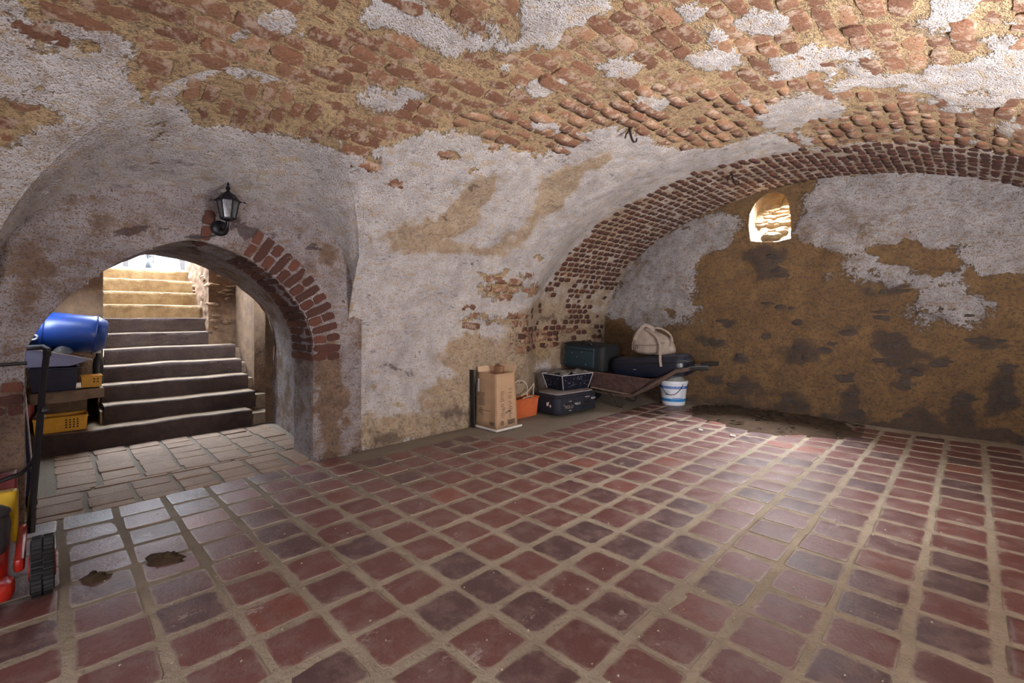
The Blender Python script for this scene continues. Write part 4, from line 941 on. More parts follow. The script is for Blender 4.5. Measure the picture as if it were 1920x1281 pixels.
# local x = towards the handles, y = across (near side negative)
def tray():
    o_ = lambda x0, x1, y, z0, z1: [(x0, -y, z0), (x1, -y, z1), (x1, y, z1), (x0, y, z0)]
    bot = o_(-.30, .17, .17, .19, .145); top = o_(-.46, .40, .27, .385, .335)
    itop = o_(-.445, .385, .255, .383, .333); ibot = o_(-.29, .16, .16, .198, .155)
    vs = bot + top + itop + ibot; fs = [(0, 3, 2, 1), (12, 13, 14, 15)]
    for b in (0, 4, 8):
        for k in range(4): fs.append((b + k, b + (k + 1) % 4, b + 4 + (k + 1) % 4, b + 4 + k))
    return MB().add(vs, fs)
tray().build('tray', M['rust'], wb_, bevel=.006)
rt = MB(); rt.tube([(-.46, -.27, .386), (.40, -.27, .336), (.40, .27, .336), (-.46, .27, .386)], .009, 6, closed=True); rt.build('tray_rim', M['rust'], wb_, True)
eb = MB(); eb.tube([(-.31, -.175, .188), (-.1, -.178, .168), (.175, -.175, .143)], .009, 6); eb.build('tray_bottom_edge', M['rust_edge'], wb_, True)
for sy in (-1, 1):
    hb = MB(); hb.tube([(-.40, .07 * sy, .135), (.0, .17 * sy, .125), (.17, .205 * sy, .135), (.34, .225 * sy, .24), (.52, .235 * sy, .36), (.64, .24 * sy, .435), (.80, .245 * sy, .475)], [.014, .016, .018, .021, .022, .021, .018], 8)
    hn = hb.build('handle', M['handle_wood'], wb_, True)
    gp = MB(); gp.tube([(.78, .245 * sy, .472), (.86, .247 * sy, .482), (.95, .249 * sy, .490)], [.021, .023, .021], 10); gp.build('grip', M['rubber'], hn, True)
    lg = MB(); lg.tube([(-.08, .165 * sy, .145), (-.02, .19 * sy, .07), (.02, .205 * sy, .012), (.055, .205 * sy, .006), (.075, .205 * sy, .03), (.085, .20 * sy, .13)], .009, 6); lg.build('leg', M['iron'], wb_, True)
ax = MB(); ax.tube([(-.40, -.09, .16), (-.40, .09, .16)], .01, 8); ax.build('axle', M['iron'], wb_, True)
wh = MB(); wh.tube([(-.40 + .135 * math.cos(a), 0, .16 + .135 * math.sin(a)) for a in np.linspace(0, 2 * PI, 24, endpoint=False)], .026, 8, closed=True); whl = wh.build('wheel', M['navy_plastic'], wb_, True)
hb = MB(); hb.lathe([(.11, -.012), (.11, .012)], 20, Matrix.Translation((-.40, 0, .16)) @ Matrix.Rotation(PI / 2, 4, 'X')); hb.build('hub', M['iron'], whl, True)
# suitcases in the barrow
t1 = thing('suitcase', 'dark teal soft suitcase with front pocket at the wheel end of the wheelbarrow', 'suitcase', (-3.185, 4.52, .37), .08, None, 0, .05)
MB().rbox((0, 0, .15), (.54, .42, .30), .06, 5).build('shell', M['dark_cloth'], t1, True)
MB().rbox((-.04, -.215, .155), (.40, .03, .22), .014, 3).build('front_pocket', M['teal_cloth'], t1, True)
zz = MB(); zz.tube([(-.25, -.208, .285), (-.1, -.212, .287), (.25, -.208, .283)], .006, 5); zz.tube([(-.23, -.232, .23), (.15, -.232, .23)], .004, 5); zz.build('zip', M['black'], t1, True)
hh = MB(); hh.tube([(-.02, -.19, .298), (.0, -.20, .325), (.08, -.20, .325), (.10, -.19, .298)], .009, 6); hh.build('handle', M['black'], t1, True)
MB().rbox((.05, -.205, .262), (.07, .008, .010), .002, 2).build('zip_pull', M['dust_grey'], t1)
for (x, z) in ((-.21, .07), (.06, .07), (-.06, .15), (.0, .21), (-.13, .19)): MB().rbox((x, -.232, z), (.010, .004, .010), .002, 2).build('rivet', M['dust_grey'], t1)
t2 = thing('suitcase', 'smooth navy suitcase with rounded ends on the handle side of the wheelbarrow', 'suitcase', (-2.45, 4.615, .335), .16, None, 0, -.10)
MB().rbox((0, 0, .115), (.84, .39, .23), .11, 6).build('shell', M['navy_plastic'], t2, True)
zz = MB(); zz.tube(rr_path(.422, .197, .11, .15, 6), .005, 5, closed=True); zz.tube(rr_path(.422, .197, .11, .165, 6), .004, 5, closed=True); zz.build('zip', M['black'], t2, True)
MB().rbox((-.12, -.197, .10), (.035, .006, .008), .002, 2).build('badge', M['dust_grey'], t2)
# canvas bag
cg = thing('canvas_bag', 'beige canvas bag with long straps lying on the navy suitcase', 'bag', (-2.43, 4.63, .572), .16)
nu, nv = 28, 20; v = []
for i in range(nu):
    th = 2 * PI * i / nu
    for j in range(nv):
        t = j / (nv - 1); ph = -PI / 2 + PI * t
        c_, s_ = math.cos(ph), math.sin(ph); e = lambda q, p_: math.copysign(abs(q) ** p_, q)
        x = .24 * e(c_, .45) * e(math.cos(th), .75); y = .15 * e(c_, .5) * e(math.sin(th), .75); z = .125 + .125 * e(s_, .62)
        k = (z / .25); x *= 1 - .28 * k ** 2; x -= .05 * k; y *= 1 - .35 * k; z *= 1 + .18 * (x < -.03) * k - .1 * k * max(0, x) / .2
        w = (float(fbm(x * 14, y * 14, z * 14 + 3, 3)) - .5) * .05 + .006 * math.sin(x * 40 + z * 30)
        v.append((x * (1 + w * 1.4), y * (1 + w * 2), max(0, z + w * .5)))
f = [(i * nv + j, ((i + 1) % nu) * nv + j, ((i + 1) % nu) * nv + j + 1, i * nv + j + 1) for i in range(nu) for j in range(nv - 1)]
mesh_np('body', np.array(v), np.array(f), M['canvas'], cg)
def strap(pts, w, mat, parent, name='strap'):
    P_ = [Vector(p) for p in pts]; dn = []
    for i in range(len(P_) - 1):
        p0, p1, p2, p3 = P_[max(i - 1, 0)], P_[i], P_[i + 1], P_[min(i + 2, len(P_) - 1)]
        for k in range(6):
            t = k / 6; dn.append(.5 * ((2 * p1) + (p2 - p0) * t + (2 * p0 - 5 * p1 + 4 * p2 - p3) * t * t + (3 * p1 - p0 - 3 * p2 + p3) * t ** 3))
    dn.append(P_[-1]); b = MB(); vs = []; fs = []
    for i, p in enumerate(dn):
        t = (dn[min(i + 1, len(dn) - 1)] - dn[max(i - 1, 0)]).normalized(); sd = t.cross(Vector((.25, -1, .35)).normalized())
        sd = sd.normalized() if sd.length > .05 else Vector((0, 0, 1)); nn = t.cross(sd)
        for (a, c) in ((-1, -1), (1, -1), (1, 1), (-1, 1)): vs.append(p + sd * (w / 2 * a) + nn * (.0025 * c))
    for i in range(len(dn) - 1):
        for k in range(4): fs.append((i * 4 + k, i * 4 + (k + 1) % 4, i * 4 + 4 + (k + 1) % 4, i * 4 + 4 + k))
    b.add(vs, fs); return b.build(name, mat, parent, True)
strap([(-.19, -.10, .16), (-.15, -.10, .24), (-.085, -.09, .315), (-.03, -.07, .30), (.0, -.06, .265), (-.05, -.08, .25)], .035, M['canvas'], cg)
strap([(-.07, -.09, .275), (.0, -.125, .245), (.07, -.15, .20), (.105, -.165, .13), (.115, -.18, .05), (.125, -.218, -.03), (.135, -.222, -.10)], .024, M['canvas'], cg)
strap([(-.04, -.05, .29), (.08, -.06, .285), (.17, -.05, .23), (.20, -.06, .16), (.19, -.09, .10)], .020, M['canvas'], cg)
strap([(-.22, -.09, .05), (-.215, -.10, .12), (-.20, -.09, .17)], .012, M['canvas_dark'], cg, 'seam')
strap([(-.19, -.128, .115), (-.07, -.14, .105), (.05, -.135, .115), (.14, -.11, .14)], .010, M['canvas_dark'], cg, 'seam')
rg = MB(); rg.tube([(-.155 + .016 * math.cos(a), -.148, .085 + .016 * math.sin(a)) for a in np.linspace(0, 2 * PI, 14, endpoint=False)], .003, 5, closed=True); rg.build('ring', M['iron'], cg, True)
# bucket -------------------------------------------------------------
bk = thing('bucket', 'white plastic bucket with two blue label bands by the end wall', 'bucket', (-2.385, 4.965, 0), .0)
def rad(z): return .122 + .03 * z / .27
pr = [(.0, .004), (rad(0) - .006, 0), (rad(0), .006)] + [(rad(z), z) for z in np.linspace(.02, .235, 8)] + [(rad(.24) + .006, .238), (rad(.25) + .007, .262), (rad(.27) + .003, .272), (rad(.27) - .004, .270), (rad(.05) - .004, .05), (0, .01)]
MB().lathe(pr, 36, cap0=False, cap1=False).build('body', M['bucket_white'], bk, True)
def bband(name, z0, z1, mat, a0=-2.6, a1=.6, off=.0012):
    n = 30; vs = []; fs = []
    for i in range(n + 1):
        a = a0 + (a1 - a0) * i / n
        for z in (z0, z1): vs.append(((rad(z) + off) * math.cos(a), (rad(z) + off) * math.sin(a), z))
    for i in range(n): fs.append((2 * i, 2 * i + 2, 2 * i + 3, 2 * i + 1))
    return MB().add(vs, fs).build(name, mat, bk, True)
bband('label_band', .188, .216, M['label_blue']); bband('label_band', .045, .078, M['label_cyan'])
for i in range(14): bband('label_print', .198, .206, M['bucket_white'], -1.95 + i * .13, -1.95 + i * .13 + random.uniform(.05, .1), .002)
for i in range(3): bband('label_print', .165 - i * .014, .168 - i * .014, M['print_ink'], -1.95, -1.45 + .1 * (i % 2), .0015)
bband('label_print', .118, .126, M['steel_dark'], -1.85, -1.30, .0015)
for i in range(7): bband('label_print', .165 - i * .011, .167 - i * .011, M['dust_grey'], -.55, -.55 + random.uniform(.2, .38), .0015)
bband('label_print', .083, .089, M['label_blue'], -1.2, -.35, .0015)
hd = MB(); hd.tube([((rad(.20) + .012) * math.cos(a), (rad(.2) + .012) * math.sin(a), .248 - .125 * math.sin((a + 2.15) / 1.75 * PI) ** .8 if -2.15 < a < -.4 else .248) for a in np.linspace(-2.15, -.4, 16)], .0028, 5); hd.build('handle', M['steel_dark'], bk, True)
r = np.random.default_rng(8); n = 9
vs = []
for i in range(n + 1):
    for j in range(16):
        a = 2 * PI * j / 16; rr = .14 * (1 - (i / n)); vs.append((rr * math.cos(a), rr * math.sin(a), .245 + .085 * math.sin(min(1, i / 4) * PI / 2) + r.uniform(-.02, .02)))
f = [(i * 16 + k, i * 16 + (k + 1) % 16, (i + 1) * 16 + (k + 1) % 16, (i + 1) * 16 + k) for i in range(n) for k in range(16)]
o = mesh_np('plastic_bag', np.array(vs), np.array(f), M['bag_film'], None, False); o.location = (-2.385, 4.965, 0); tag(o, 'crumpled clear plastic bag bulging from the white bucket', 'plastic bag')
# debris ---------------------------------------------------------------
db = thing('debris_heap', 'low heap of brown earth and dark bark chips at the end wall', 'debris', (-1.45, 4.8, 0))
U, V = mg(np.linspace(-.85, .95, 60), np.linspace(-.72, .45, 44))
hgt = sm(1.0, .35, np.hypot((U - .05) / .85, (V - .05) / .62) + .5 * (fbm(U * 4, V * 4, 2, 3) - .5)); zz = -.006 + hgt * (.022 + .03 * fbm(U * 7, V * 7, 3, 4))
mesh_np('earth', np.stack([U, V, zz], -1).reshape(-1, 3), grid_faces(*U.shape), M_DEBRIS, db)
r = np.random.default_rng(5); cv = []; cf = []
for i in range(190):
    a, q = r.uniform(0, 2 * PI), r.uniform(0, 1) ** .6; x, y = .05 + .75 * q * math.cos(a), .08 + .52 * q * math.sin(a)
    if y > .43: continue
    L, w = r.uniform(.02, .09), r.uniform(.008, .028); t = r.uniform(-.7, .7); z0 = .03 + r.uniform(0, .02) - .02 * q
    m = Matrix.Translation((x, y, z0)) @ Euler((r.uniform(-.5, .5), r.uniform(-.4, .4), t)).to_matrix().to_4x4()
    b = len(cv); pts = [(-L / 2, -w * .3, 0), (0, -w * .6, .006), (L / 2, 0, 0), (.1 * L, w * .6, .004), (-L * .4, w * .4, 0), (0, 0, -.006)]
    cv += [tuple(m @ Vector(p)) for p in pts]; cf += [tuple(b + k for k in q_) for q_ in ((0, 1, 3, 4), (1, 2, 3), (0, 5, 1), (1, 5, 2), (2, 5, 3), (3, 5, 4), (4, 5, 0))]
o = MB().add(cv, cf).build('bark_chip', M_CHIP, db); tag(o, kind='stuff')
for (x, y, q, l) in ((-1.40, 3.98, .022, 'white plaster chip on the tiles in front of the earth heap, the right-hand one'), (-1.665, 3.98, .018, 'flat white plaster chip on the tiles left of the earth heap front')):
    o = MB().rbox((0, 0, .006), (q * 2, q * 1.3, .012), .005, 2, (0, .1, .5)).build('plaster_chip', M['foam'], None, True); o.location = (x, y, .002); tag(o, l, 'plaster chip')
for (x, y, sx, sy, l) in ((-2.336, .337, .065, .036, 'dark clod of earth on the pale tiles before the stair arch, the larger one'), (-2.354, .124, .045, .026, 'small brown clod on the tiles beside the mower wheel')):
    r = np.random.default_rng(int(sx * 1000)); n = 14; vs = []
    for i in range(6):
        for k in range(n):
            a = 2 * PI * k / n; q = math.cos(i / 5 * PI / 2) * (1 + 1.9 * (float(fbm(math.cos(a) * 3 + sx * 90, math.sin(a) * 3, i * .9, 3)) - .5)); vs.append((sx * q * math.cos(a), sy * q * math.sin(a), .026 * math.sin(i / 5 * PI / 2) * r.uniform(.6, 1.3)))
    o = mesh_np('soil_clod', np.array(vs), np.array([(i * n + k, i * n + (k + 1) % n, (i + 1) * n + (k + 1) % n, (i + 1) * n + k) for i in range(5) for k in range(n)]), M_DEBRIS, None, True); o.location = (x, y, .0); o.rotation_euler = (0, 0, .9); tag(o, l, 'clod')
# tiny crumbs of mortar on the tiles
r = np.random.default_rng(12); cv = []; cf = []
for i in range(420):
    d_ = r.uniform(1.1, 5.5); a = r.uniform(math.radians(92), math.radians(178)); x, y = d_ * math.cos(a), d_ * math.sin(a)
    if x < -3.1 or y > 5.1 or y < .1: continue
    q = r.uniform(.0015, .0045); b = len(cv); cv += [(x - q, y - q, 0), (x + q, y - q * .7, 0), (x, y + q, 0), (x, y, q * 1.2)]; cf += [(b, b + 1, b + 3), (b + 1, b + 2, b + 3), (b + 2, b, b + 3)]
o = MB().add(cv, cf).build('mortar_crumbs', M['cable'], None); tag(o, 'tiny pale mortar crumbs scattered over the tile floor', 'crumbs', None, 'stuff'); o.location.z = .0015
# ceiling hooks --------------------------------------------------------
def hook(loc, nrm, l, k=1.0):
    n = Vector(nrm).normalized(); q = n.to_track_quat('Z', 'Y'); o = thing('iron_hook', l, 'hook', loc); o.rotation_mode = 'QUATERNION'; o.rotation_quaternion = q
    b = MB(); b.tube([(0, 0, -.03), (.012, 0, .03), (.03, 0, .075), (.045, -.005, .10), (.058, -.012, .095), (.060, -.015, .07)], [.008, .008, .007, .006, .006, .005], 7); b.build('shank', M['iron'], o, True)
    b = MB(); b.tube([(0, 0, -.01), (-.02, .004, .03), (-.022, .004, .055)], .006, 6); b.build('spike', M['iron'], o, True)
    o.scale = (k, k, k); return o
hook((-1.66, 2.80, 2.262), (0, -.25, -1), 'rusty iron hook hanging from the ceiling bricks, the nearer of two', 1.0)
hook((-1.56, 4.40, 2.282), (0, -.35, -1), 'rusty iron hook hanging from the dark brick band above the small window', 1.15)
o = thing('iron_bracket', 'small rusty iron staple in the plaster at the left edge of the porch wall', 'hook', (-3.19, -.16, 1.43))
b = MB(); b.tube([(-.02, -.14, .018), (.03, -.13, .018), (.035, -.02, .006), (.034, .03, .0), (.034, .037, .016)], .006, 6); b.build('upper_bar', M['iron'], o, True)
b = MB(); b.tube([(-.02, -.14, -.02), (.03, -.13, -.02), (.034, -.01, -.028), (.034, .0, .0)], .006, 6); b.build('lower_bar', M['iron'], o, True)
# lantern ---------------------------------------------------------------
ln = thing('wall_lantern', 'black six-sided wall lantern above the crown of the stair arch', 'lantern', (-3.19, .735, 1.50))
mp = MB(); mp.lathe([(.0, 0), (.045, .0), (.047, .008), (.040, .016), (.018, .022), (.0, .024)], 20, Matrix.Translation((0, -.012, .018)) @ Matrix.Rotation(PI / 2, 4, 'Y'), False, False); mp.build('wall_plate', M['steel_dark'], ln, True)
am = MB(); am.tube([(.01, -.012, .018), (.05, -.008, .0), (.085, .0, .005), (.10, .005, .035), (.10, .006, .06)], .010, 8); am.build('arm', M['steel_dark'], ln, True)
CX, CY, CZ = .10, .008, .06
hexp = lambda r_, z: [(CX + r_ * math.cos(a), CY + r_ * math.sin(a), CZ + z) for a in np.arange(6) * PI / 3 + .2]
def hexloft(rz, cap=True):
    b = MB(); vs = [p for (r_, z) in rz for p in hexp(r_, z)]; fs = [(i * 6 + k, i * 6 + (k + 1) % 6, i * 6 + 6 + (k + 1) % 6, i * 6 + 6 + k) for i in range(len(rz) - 1) for k in range(6)]
    if cap: fs += [tuple(range(6))[::-1], tuple((len(rz) - 1) * 6 + k for k in range(6))]
    return b.add(vs, fs)
hexloft([(.012, -.012), (.030, -.004), (.040, .0), (.040, .010)]).build('base_pan', M['steel_dark'], ln)
hexloft([(.078, .108), (.062, .113), (.050, .128), (.036, .148), (.016, .160), (.010, .166)]).build('roof', M['steel_dark'], ln)
fn = MB(); fn.lathe([(.0, .0), (.010, .0), (.007, .008), (.013, .016), (.012, .026), (.005, .036), (.008, .042), (.002, .056), (0, .058)], 10, Matrix.Translation((CX, CY, CZ + .163)), False, False); fn.build('finial', M['steel_dark'], ln, True)
A_, B_ = hexp(.038, .008), hexp(.056, .108)
for k in range(6):
    b = MB(); b.tube([A_[k], B_[k]], .0042, 5); b.build('bar', M['steel_dark'], ln)
    k2 = (k + 1) % 6; b = MB(); b.add([A_[k], A_[k2], B_[k2], B_[k]], [(0, 1, 2, 3)]); g = b.build('pane', M['lamp_glass'], ln); g.modifiers.new('s', 'SOLIDIFY').thickness = .002
for k in range(6):
    p = Vector(hexp(.078, .108)[k]); q = Vector(hexp(.096, .100)[k]); b = MB(); b.tube([p, (p + q) / 2 + Vector((0, 0, .002)), q], [.006, .004, .001], 5); b.build('roof_spike', M['steel_dark'], ln)
b = MB(); b.lathe([(.0, .012), (.012, .014), (.014, .03), (.010, .04), (.016, .055), (.019, .07), (.014, .085), (.0, .09)], 14, Matrix.Translation((CX, CY, CZ)), False, False); b.build('bulb', M['bag_film'], ln, True)
wr = MB(); wr.tube([(-3.17, .70, 1.475), (-3.185, .66, 1.455), (-3.19, .60, 1.452), (-3.205, .54, 1.448)], .004, 5); o = wr.build('wire', M['black'], None, True); tag(o, 'thin black wire running from the lantern along the arch crown', 'wire')
# ledge and what stands on it ---------------------------------------------
lg = thing('stone_ledge', 'rough stone slab ledge on masonry left of the stairs', 'ledge', (-5.05, .08, 0))
r = np.random.default_rng(4)
def rocky(name, c, d, amp, mat, parent, seed, n=8):
    vs = []; fs = []; V0 = {}
    def vid(p):
        k = tuple(round(q, 4) for q in p)
        if k not in V0:
            V0[k] = len(vs); w = [float(fbm(p[0] * 6 + seed + 31 * i, p[1] * 6, p[2] * 6, 3)) - .5 for i in range(3)]
            vs.append((c[0] + p[0] + amp * w[0], c[1] + p[1] + amp * w[1], c[2] + p[2] + amp * .7 * w[2]))
        return V0[k]
    for ax in range(3):
        a1, a2 = (ax + 1) % 3, (ax + 2) % 3
        for sgn in (-1, 1):
            for i in range(n):
                for j in range(n):
                    q = []
                    for (u, w) in ((i, j), (i + 1, j), (i + 1, j + 1), (i, j + 1)):
                        p = [0, 0, 0]; p[ax] = sgn * d[ax] / 2; p[a1] = (u / n - .5) * d[a1]; p[a2] = (w / n - .5) * d[a2]; q.append(vid(p))
                    fs.append(tuple(q if sgn > 0 else q[::-1]))
    return mesh_np(name, np.array(vs), fs, mat, parent, True)
rocky('slab', (-.02, .02, .395), (.62, .40, .07), .05, M['slab'], lg, 3)
rocky('masonry', (-.14, .0, .18), (.40, .27, .36), .03, M_RUBBLE, lg, 9)
LB = thing('blue_barrel', 'blue plastic barrel lying on its side on top of the ledge pile', 'barrel', (-5.02, .13, .86), 0)
mb = Matrix.Rotation(-.13, 4, 'X') @ Matrix.Rotation(-PI / 2, 4, 'X')
MB().lathe([(.0, -.237), (.10, -.235), (.118, -.225), (.147, -.165), (.150, -.09), (.147, .10), (.150, .135), (.120, .195), (.105, .205), (0, .207)], 30, mb, False, False).build('body', M['barrel_blue'], LB, True)
for z in (-.165, .135): MB().tube([tuple(mb @ Vector((.154 * math.cos(a), .154 * math.sin(a), z))) for a in np.linspace(0, 2 * PI, 30, endpoint=False)], .004, 5, closed=True).build('hoop', M['barrel_blue'], LB, True)
hm = MB(); hm.tube([tuple(mb @ Vector((.139 * math.cos(a0) + .002, .139 * math.sin(a0), z))) for a0, z in [(.35 + .16 * math.cos(t), -.215 + .032 * math.sin(t)) for t in np.linspace(0, 2 * PI, 14, endpoint=False)]], .007, 6, closed=True); hm.build('handle_ring', M['lilac_edge'], LB, True)
tn = thing('storage_tub', 'dark navy plastic tub standing on the stone slab', 'tub', (-4.96, .03, .432))
trough('body', .26, .27, .17, .86, M['tub_navy'], tn, .006)
t = MB(); t.tube([(-.133, -.138, .168), (.133, -.138, .168), (.133, .138, .168), (-.133, .138, .168)], .007, 6, closed=True); t.build('rim', M['tub_navy'], tn, True)
td = thing('tilted_lid', 'pale lilac plastic lid tilted on the navy tub under the barrel', 'lid', (-4.795, .045, .675), 0, None, -.20, 0)
lidv = [(-.0, -.17, -.075), (.0, .10, -.05), (.0, .185, .008), (.0, -.185, .03)]
b = MB(); b.add([(.0, -.165, -.085), (.0, .08, -.04), (.0, .19, .022), (.0, -.185, .06)], [(0, 1, 2, 3)]); g = b.build('face', M['lilac'], td); g.modifiers.new('s', 'SOLIDIFY').thickness = .006
b = MB(); b.tube([(.004, -.187, .06), (.004, .19, .022)], .006, 6); b.build('edge', M['lilac_edge'], td, True)
dm = MB(); prof = [(.062 * math.cos(t), .062 * math.sin(t)) for t in np.linspace(0, PI / 2, 9)]
dm.lathe([(r_, z) for r_, z in prof], 22, Matrix.Translation((-4.86, .075, .705)), False, False); o = dm.build('clear_dome', M['glass'], None, True); o.modifiers.new('s', 'SOLIDIFY').thickness = .003
tag(o, 'clear plastic dome resting on the edge of the lilac lid', 'dome')
o = MB().rbox((0, 0, .012), (.09, .10, .024), .01, 2).build('dark_tray', M['black'], None, True); o.location = (-4.87, .14, .66); tag(o, 'small black tray beside the clear dome', 'tray')
def crate(name, lx, ly, h, loc, rz, label, cols, rows, face_y=True, z0=.02):
    c = thing(name, label, 'crate', loc, rz); trough('body', lx, ly, h, .95, M['yellow'], c, .006)
    rm = MB(); rm.tube([(-lx / 2, -ly / 2, h), (lx / 2, -ly / 2, h), (lx / 2, ly / 2, h), (-lx / 2, ly / 2, h)], .006, 6, closed=True); rm.build('rim', M['yellow'], c, True)
    for j in range(rows):
        for i in range(cols):
            z = z0 + (h - z0 - .012) * (j + .5) / rows; x = lx / 2 * (.95 + .05 * z / h) + .001
            hl = MB(); hl.lathe([(.0, 0), (.0062, 0), (.0062, .0015), (0, .0016)], 10, Matrix.Translation((x, ly * .08 + (i - (cols - 1) / 2) * .0205 + ly * .12, z)) @ Matrix.Rotation(PI / 2, 4, 'Y'), False, False); hl.build('hole', M['yellow_hole'], c, True)
    return c
crate('yellow_crate', .20, .29, .105, (-4.83, .065, .142), 0, 'yellow perforated crate on the first step below the stone slab', 4, 4)
crate('yellow_crate', .10, .12, .085, (-4.90, .238, .44), 0, 'small yellow crate on the slab beside the navy tub', 2, 2, z0=.03)
bt = thing('bottle', 'dark bottle with white cap standing behind the small yellow crate', 'bottle', (-5.04, .285, .44))
MB().lathe([(0, 0), (.032, .0), (.034, .01), (.034, .16), (.028, .20), (.014, .225), (.014, .25)], 18, cap0=False).build('body', M['black'], bt, True)
MB().lathe([(.0, .25), (.018, .25), (.018, .283), (.0, .285)], 14, cap0=False, cap1=False).build('cap', M['white_plastic'], bt, True)
for (nm, cat, l, loc, prof, mat) in (('jar', 'jar', 'small white jar in the yellow crate behind the mower handle', (-4.85, -.045, .15), [(0, 0), (.028, 0), (.03, .01), (.03, .11), (.022, .12), (.022, .135), (0, .136)], 'white_plastic'),
                                ('tin_can', 'can', 'red tin standing behind the yellow crate by the pier', (-4.93, -.108, .145), [(0, 0), (.035, 0), (.035, .22), (.037, .222), (.037, .23), (0, .228)], 'tin_red'),
                                ('glass_bottle', 'bottle', 'green bottle in the yellow crate behind the mower handle', (-4.80, -.05, .15), [(0, 0), (.026, 0), (.026, .06), (.012, .085), (.011, .11), (0, .111)], 'green')):
    o = MB().lathe(prof, 16, cap0=False, cap1=False).build(nm, M[mat], None, True); o.location = loc; tag(o, l, cat)
lp = thing('leaning_panel', 'dark panel with a pale edge leaning against the left pier of the arch', 'panel', (-3.50, -.075, 0), 0, None, 0, 0)
b = MB(); b.add([(0, -.05, .0), (-.10, -.05, .0), (-.10, .0, .0), (0, .02, .0), (0.05, -.05, .72), (-.05, -.05, .72), (-.05, -.032, .72), (.05, -.022, .72)], [(0, 1, 2, 3), (4, 7, 6, 5), (0, 3, 7, 4), (1, 5, 6, 2), (3, 2, 6, 7), (0, 4, 5, 1)]); b.build('board', M['tub_navy'], lp)
b = MB(); b.tube([(.004, .024, .06), (.052, -.018, .72)], .004, 5); b.build('pale_edge', M['lilac_edge'], lp, True)
b = MB(); b.lathe([(0, 0), (.022, 0), (.024, .012), (.018, .05), (0, .055)], 12, Matrix.Translation((.0, .012, .0)), False, False); b.build('foot', M['navy_plastic'], lp, True)
# mower -----------------------------------------------------------------
mw = thing('lawn_mower', 'red lawn mower with yellow grass box and black tube handle at the left edge', 'mower', (-2.50, -.05, 0))
b = MB(); b.rbox((0, -.22, .115), (.46, .36, .11), .07, 4, None, .9); b.build('deck', M['red'], mw, True)
b = MB(); b.rbox((.21, -.18, .085), (.10, .30, .06), .03, 3); b.build('front_lip', M['red'], mw, True)
b = MB(); b.rbox((-.02, -.135, .215), (.27, .18, .10), .05, 4, (0, .12, 0), .85); b.build('motor_cover', M['motor_grey'], mw, True)
b = MB(); b.lathe([(.0, .03), (.03, .028), (.05, .012), (.052, 0)], 18, Matrix.Translation((-.06, -.10, .262)), False, False); b.build('filler_cap', M['motor_grey'], mw, True)
b = MB(); b.rbox((-.02, -.022, .135), (.34, .026, .045), .012, 2, (0, .06, 0)); b.build('side_rail', M['red'], mw, True)
def wheel(x, y, r_, w):
    m = Matrix.Translation((x, y, r_)) @ Matrix.Rotation(-PI / 2, 4, 'X')
    wl = MB().lathe([(.0, -w / 2 + .01), (r_ * .75, -w / 2), (r_ * .93, -w / 2), (r_ * .965, -w * .35), (r_ * .965, w * .35), (r_ * .93, w / 2), (r_ * .75, w / 2), (0, w / 2 - .01)], 30, m, False, False).build('wheel', M['rubber'], mw, True)
    tr = MB()
    for k in range(30):
        a = 2 * PI * k / 30
        for sgn in (-1, 1): tr.box(tuple(m @ Vector((r_ * .975 * math.cos(a + .1 * (sgn > 0)), r_ * .975 * math.sin(a + .1 * (sgn > 0)), sgn * w * .24))), (.011, w * .40, .012), (0, -a - .1 * (sgn > 0) + (PI / 2), 0))
    tag(tr.build('tread', M['rubber'], wl), kind='stuff')
    MB().lathe([(.0, -w / 2 - .004), (r_ * .45, -w / 2 - .004), (r_ * .5, -w / 2 + .006), (r_ * .5, w / 2 - .006), (r_ * .45, w / 2 + .004), (0, w / 2 + .004)], 18, m, False, False).build('hub', M['red'], wl, True)
wheel(.12, .035, .098, .062); wheel(-.20, -.085, .080, .05); wheel(.12, -.46, .098, .062); wheel(-.22, -.46, .098, .05)
b = MB(); b.rbox((-.34, -.19, .165), (.10, .30, .21), .02, 3, (0, -.12, 0)); b.build('grass_box', M['mower_yellow'], mw, True)
b = MB(); b.rbox((-.285, -.105, .11), (.02, .05, .05), .006, 2); b.build('latch', M['red_dark'], mw, True)
b = MB(); b.rbox((-.50, -.19, .255), (.12, .285, .105), .012, 3, (0, -.08, 0)); b.build('rear_flap', M['red_dark'], mw, True)
b = MB(); b.tube([(-.16, .0, .13), (-.20, .002, .22), (-.44, .02, .47), (-.60, .032, .68), (-.68, .045, .82)], .0125, 8); hl = b.build('handle', M['steel_dark'], mw, True)
b = MB(); b.tube([(-.68, .045, .80), (-.685, .045, .832), (-.70, .03, .845), (-.715, -.05, .842), (-.72, -.40, .83)], [.015, .015, .014, .0125, .0125], 8); b.build('crossbar', M['steel_dark'], hl, True)
b = MB(); b.tube([(-.63, -.02, .775), (-.635, -.12, .772), (-.64, -.40, .765)], .008, 7); b.build('switch_bar', M['steel_dark'], hl, True)
b = MB(); b.tube([(-.375, .014, .41), (-.36, .004, .37), (-.33, -.03, .335), (-.30, -.09, .325), (-.30, -.40, .315)], .009, 7); b.build('brace', M['steel_dark'], hl, True)
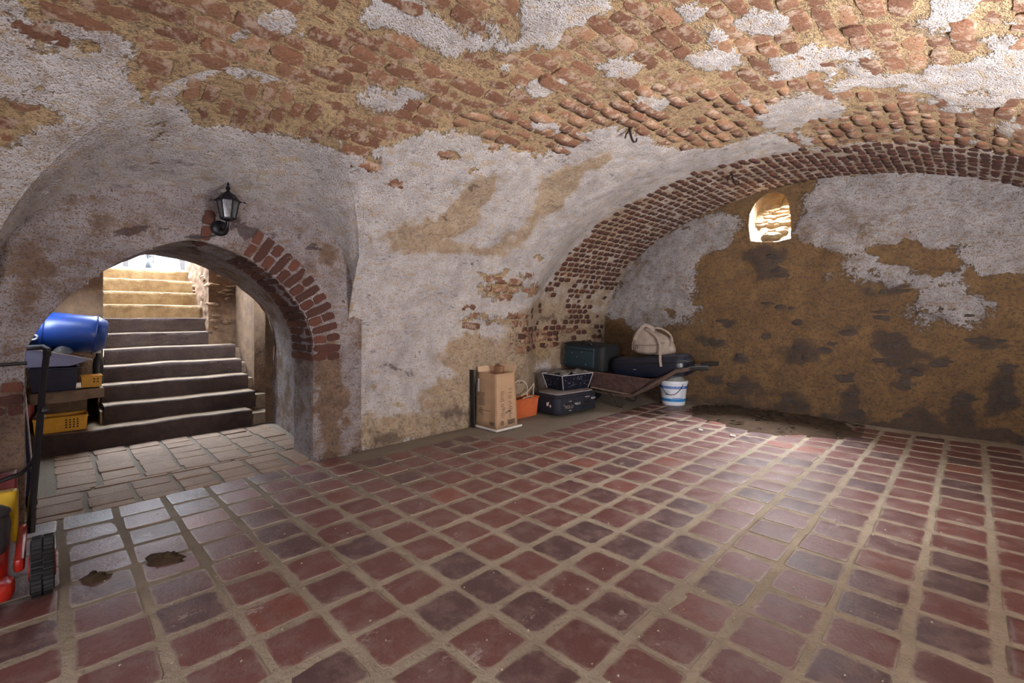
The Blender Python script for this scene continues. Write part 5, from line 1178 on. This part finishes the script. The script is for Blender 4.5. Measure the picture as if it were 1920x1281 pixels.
b = MB(); b.lathe([(0, 0), (.016, 0), (.018, .01), (.012, .022), (0, .024)], 12, Matrix.Translation((-.50, .028, .565)) @ Matrix.Rotation(-PI / 2, 4, 'X'), False, False); b.build('knob', M['black'], hl, True)
# beyond the top of the stairs -------------------------------------------------
rl = thing('railing', 'white tube railing beyond the top of the stairs', 'railing', (-7.35, .9, 1.53))
for z in (.05, .52):
    b = MB(); b.tube([(0, -.75, z), (0, .75, z)], .012, 8); b.build('rail', M['rail_white'], rl, True)
for i in range(14):
    b = MB(); y = -.70 + i * .108; b.tube([(0, y, .0), (0, y, .55)], .008, 6); b.build('bar', M['rail_white'], rl, True)
for k, (y, w, a, l) in enumerate(((.70, .07, .02, 'grey wooden plank leaning outside at the left end of the white railing'), (.92, .06, -.05, 'thin grey plank standing outside beside the dark jug'), (1.36, .11, .12, 'wide grey plank leaning outside right of the dark jug'), (1.56, .05, -.25, 'narrow slanted stick leaning outside at the right end of the railing'))):
    o = MB().box((0, 0, .4), (.03, w, .8)).build('plank', M['plank_grey'], None, bevel=.004); o.location = (-7.75, y, 1.53); o.rotation_euler = (a, -.06, 0); tag(o, l, 'plank')
jg = thing('dark_jug', 'dark rounded jug standing outside behind the white railing', 'jug', (-7.55, .905, 1.53)); jg.scale = (.55, .55, .8)
MB().lathe([(0, 0), (.05, 0), (.10, .06), (.115, .12), (.09, .20), (.035, .25), (.03, .30), (.045, .33), (0, .33)], 20, cap0=False, cap1=False).build('body', M['pot_dark'], jg, True)
b = MB(); b.tube([(0, .09, .19), (0, .13, .24), (0, .09, .30), (0, .035, .29)], .010, 6); b.build('handle', M['pot_dark'], jg, True)
hs = thing('outbuilding', 'white outbuilding beyond the railing at the top of the stairs', 'building', (-9.4, 1.2, 1.52))
MB().box((0, 0, 1.0), (.3, 5.5, 2.0)).build('wall', M['house_white'], hs); MB().box((.17, -.75, .8), (.04, .5, 1.6)).build('door', M['sky_panel'], hs, bevel=.01)
MB().box((.05, 0, 2.08), (.7, 5.8, .14)).build('roof', M['plank_grey'], hs)
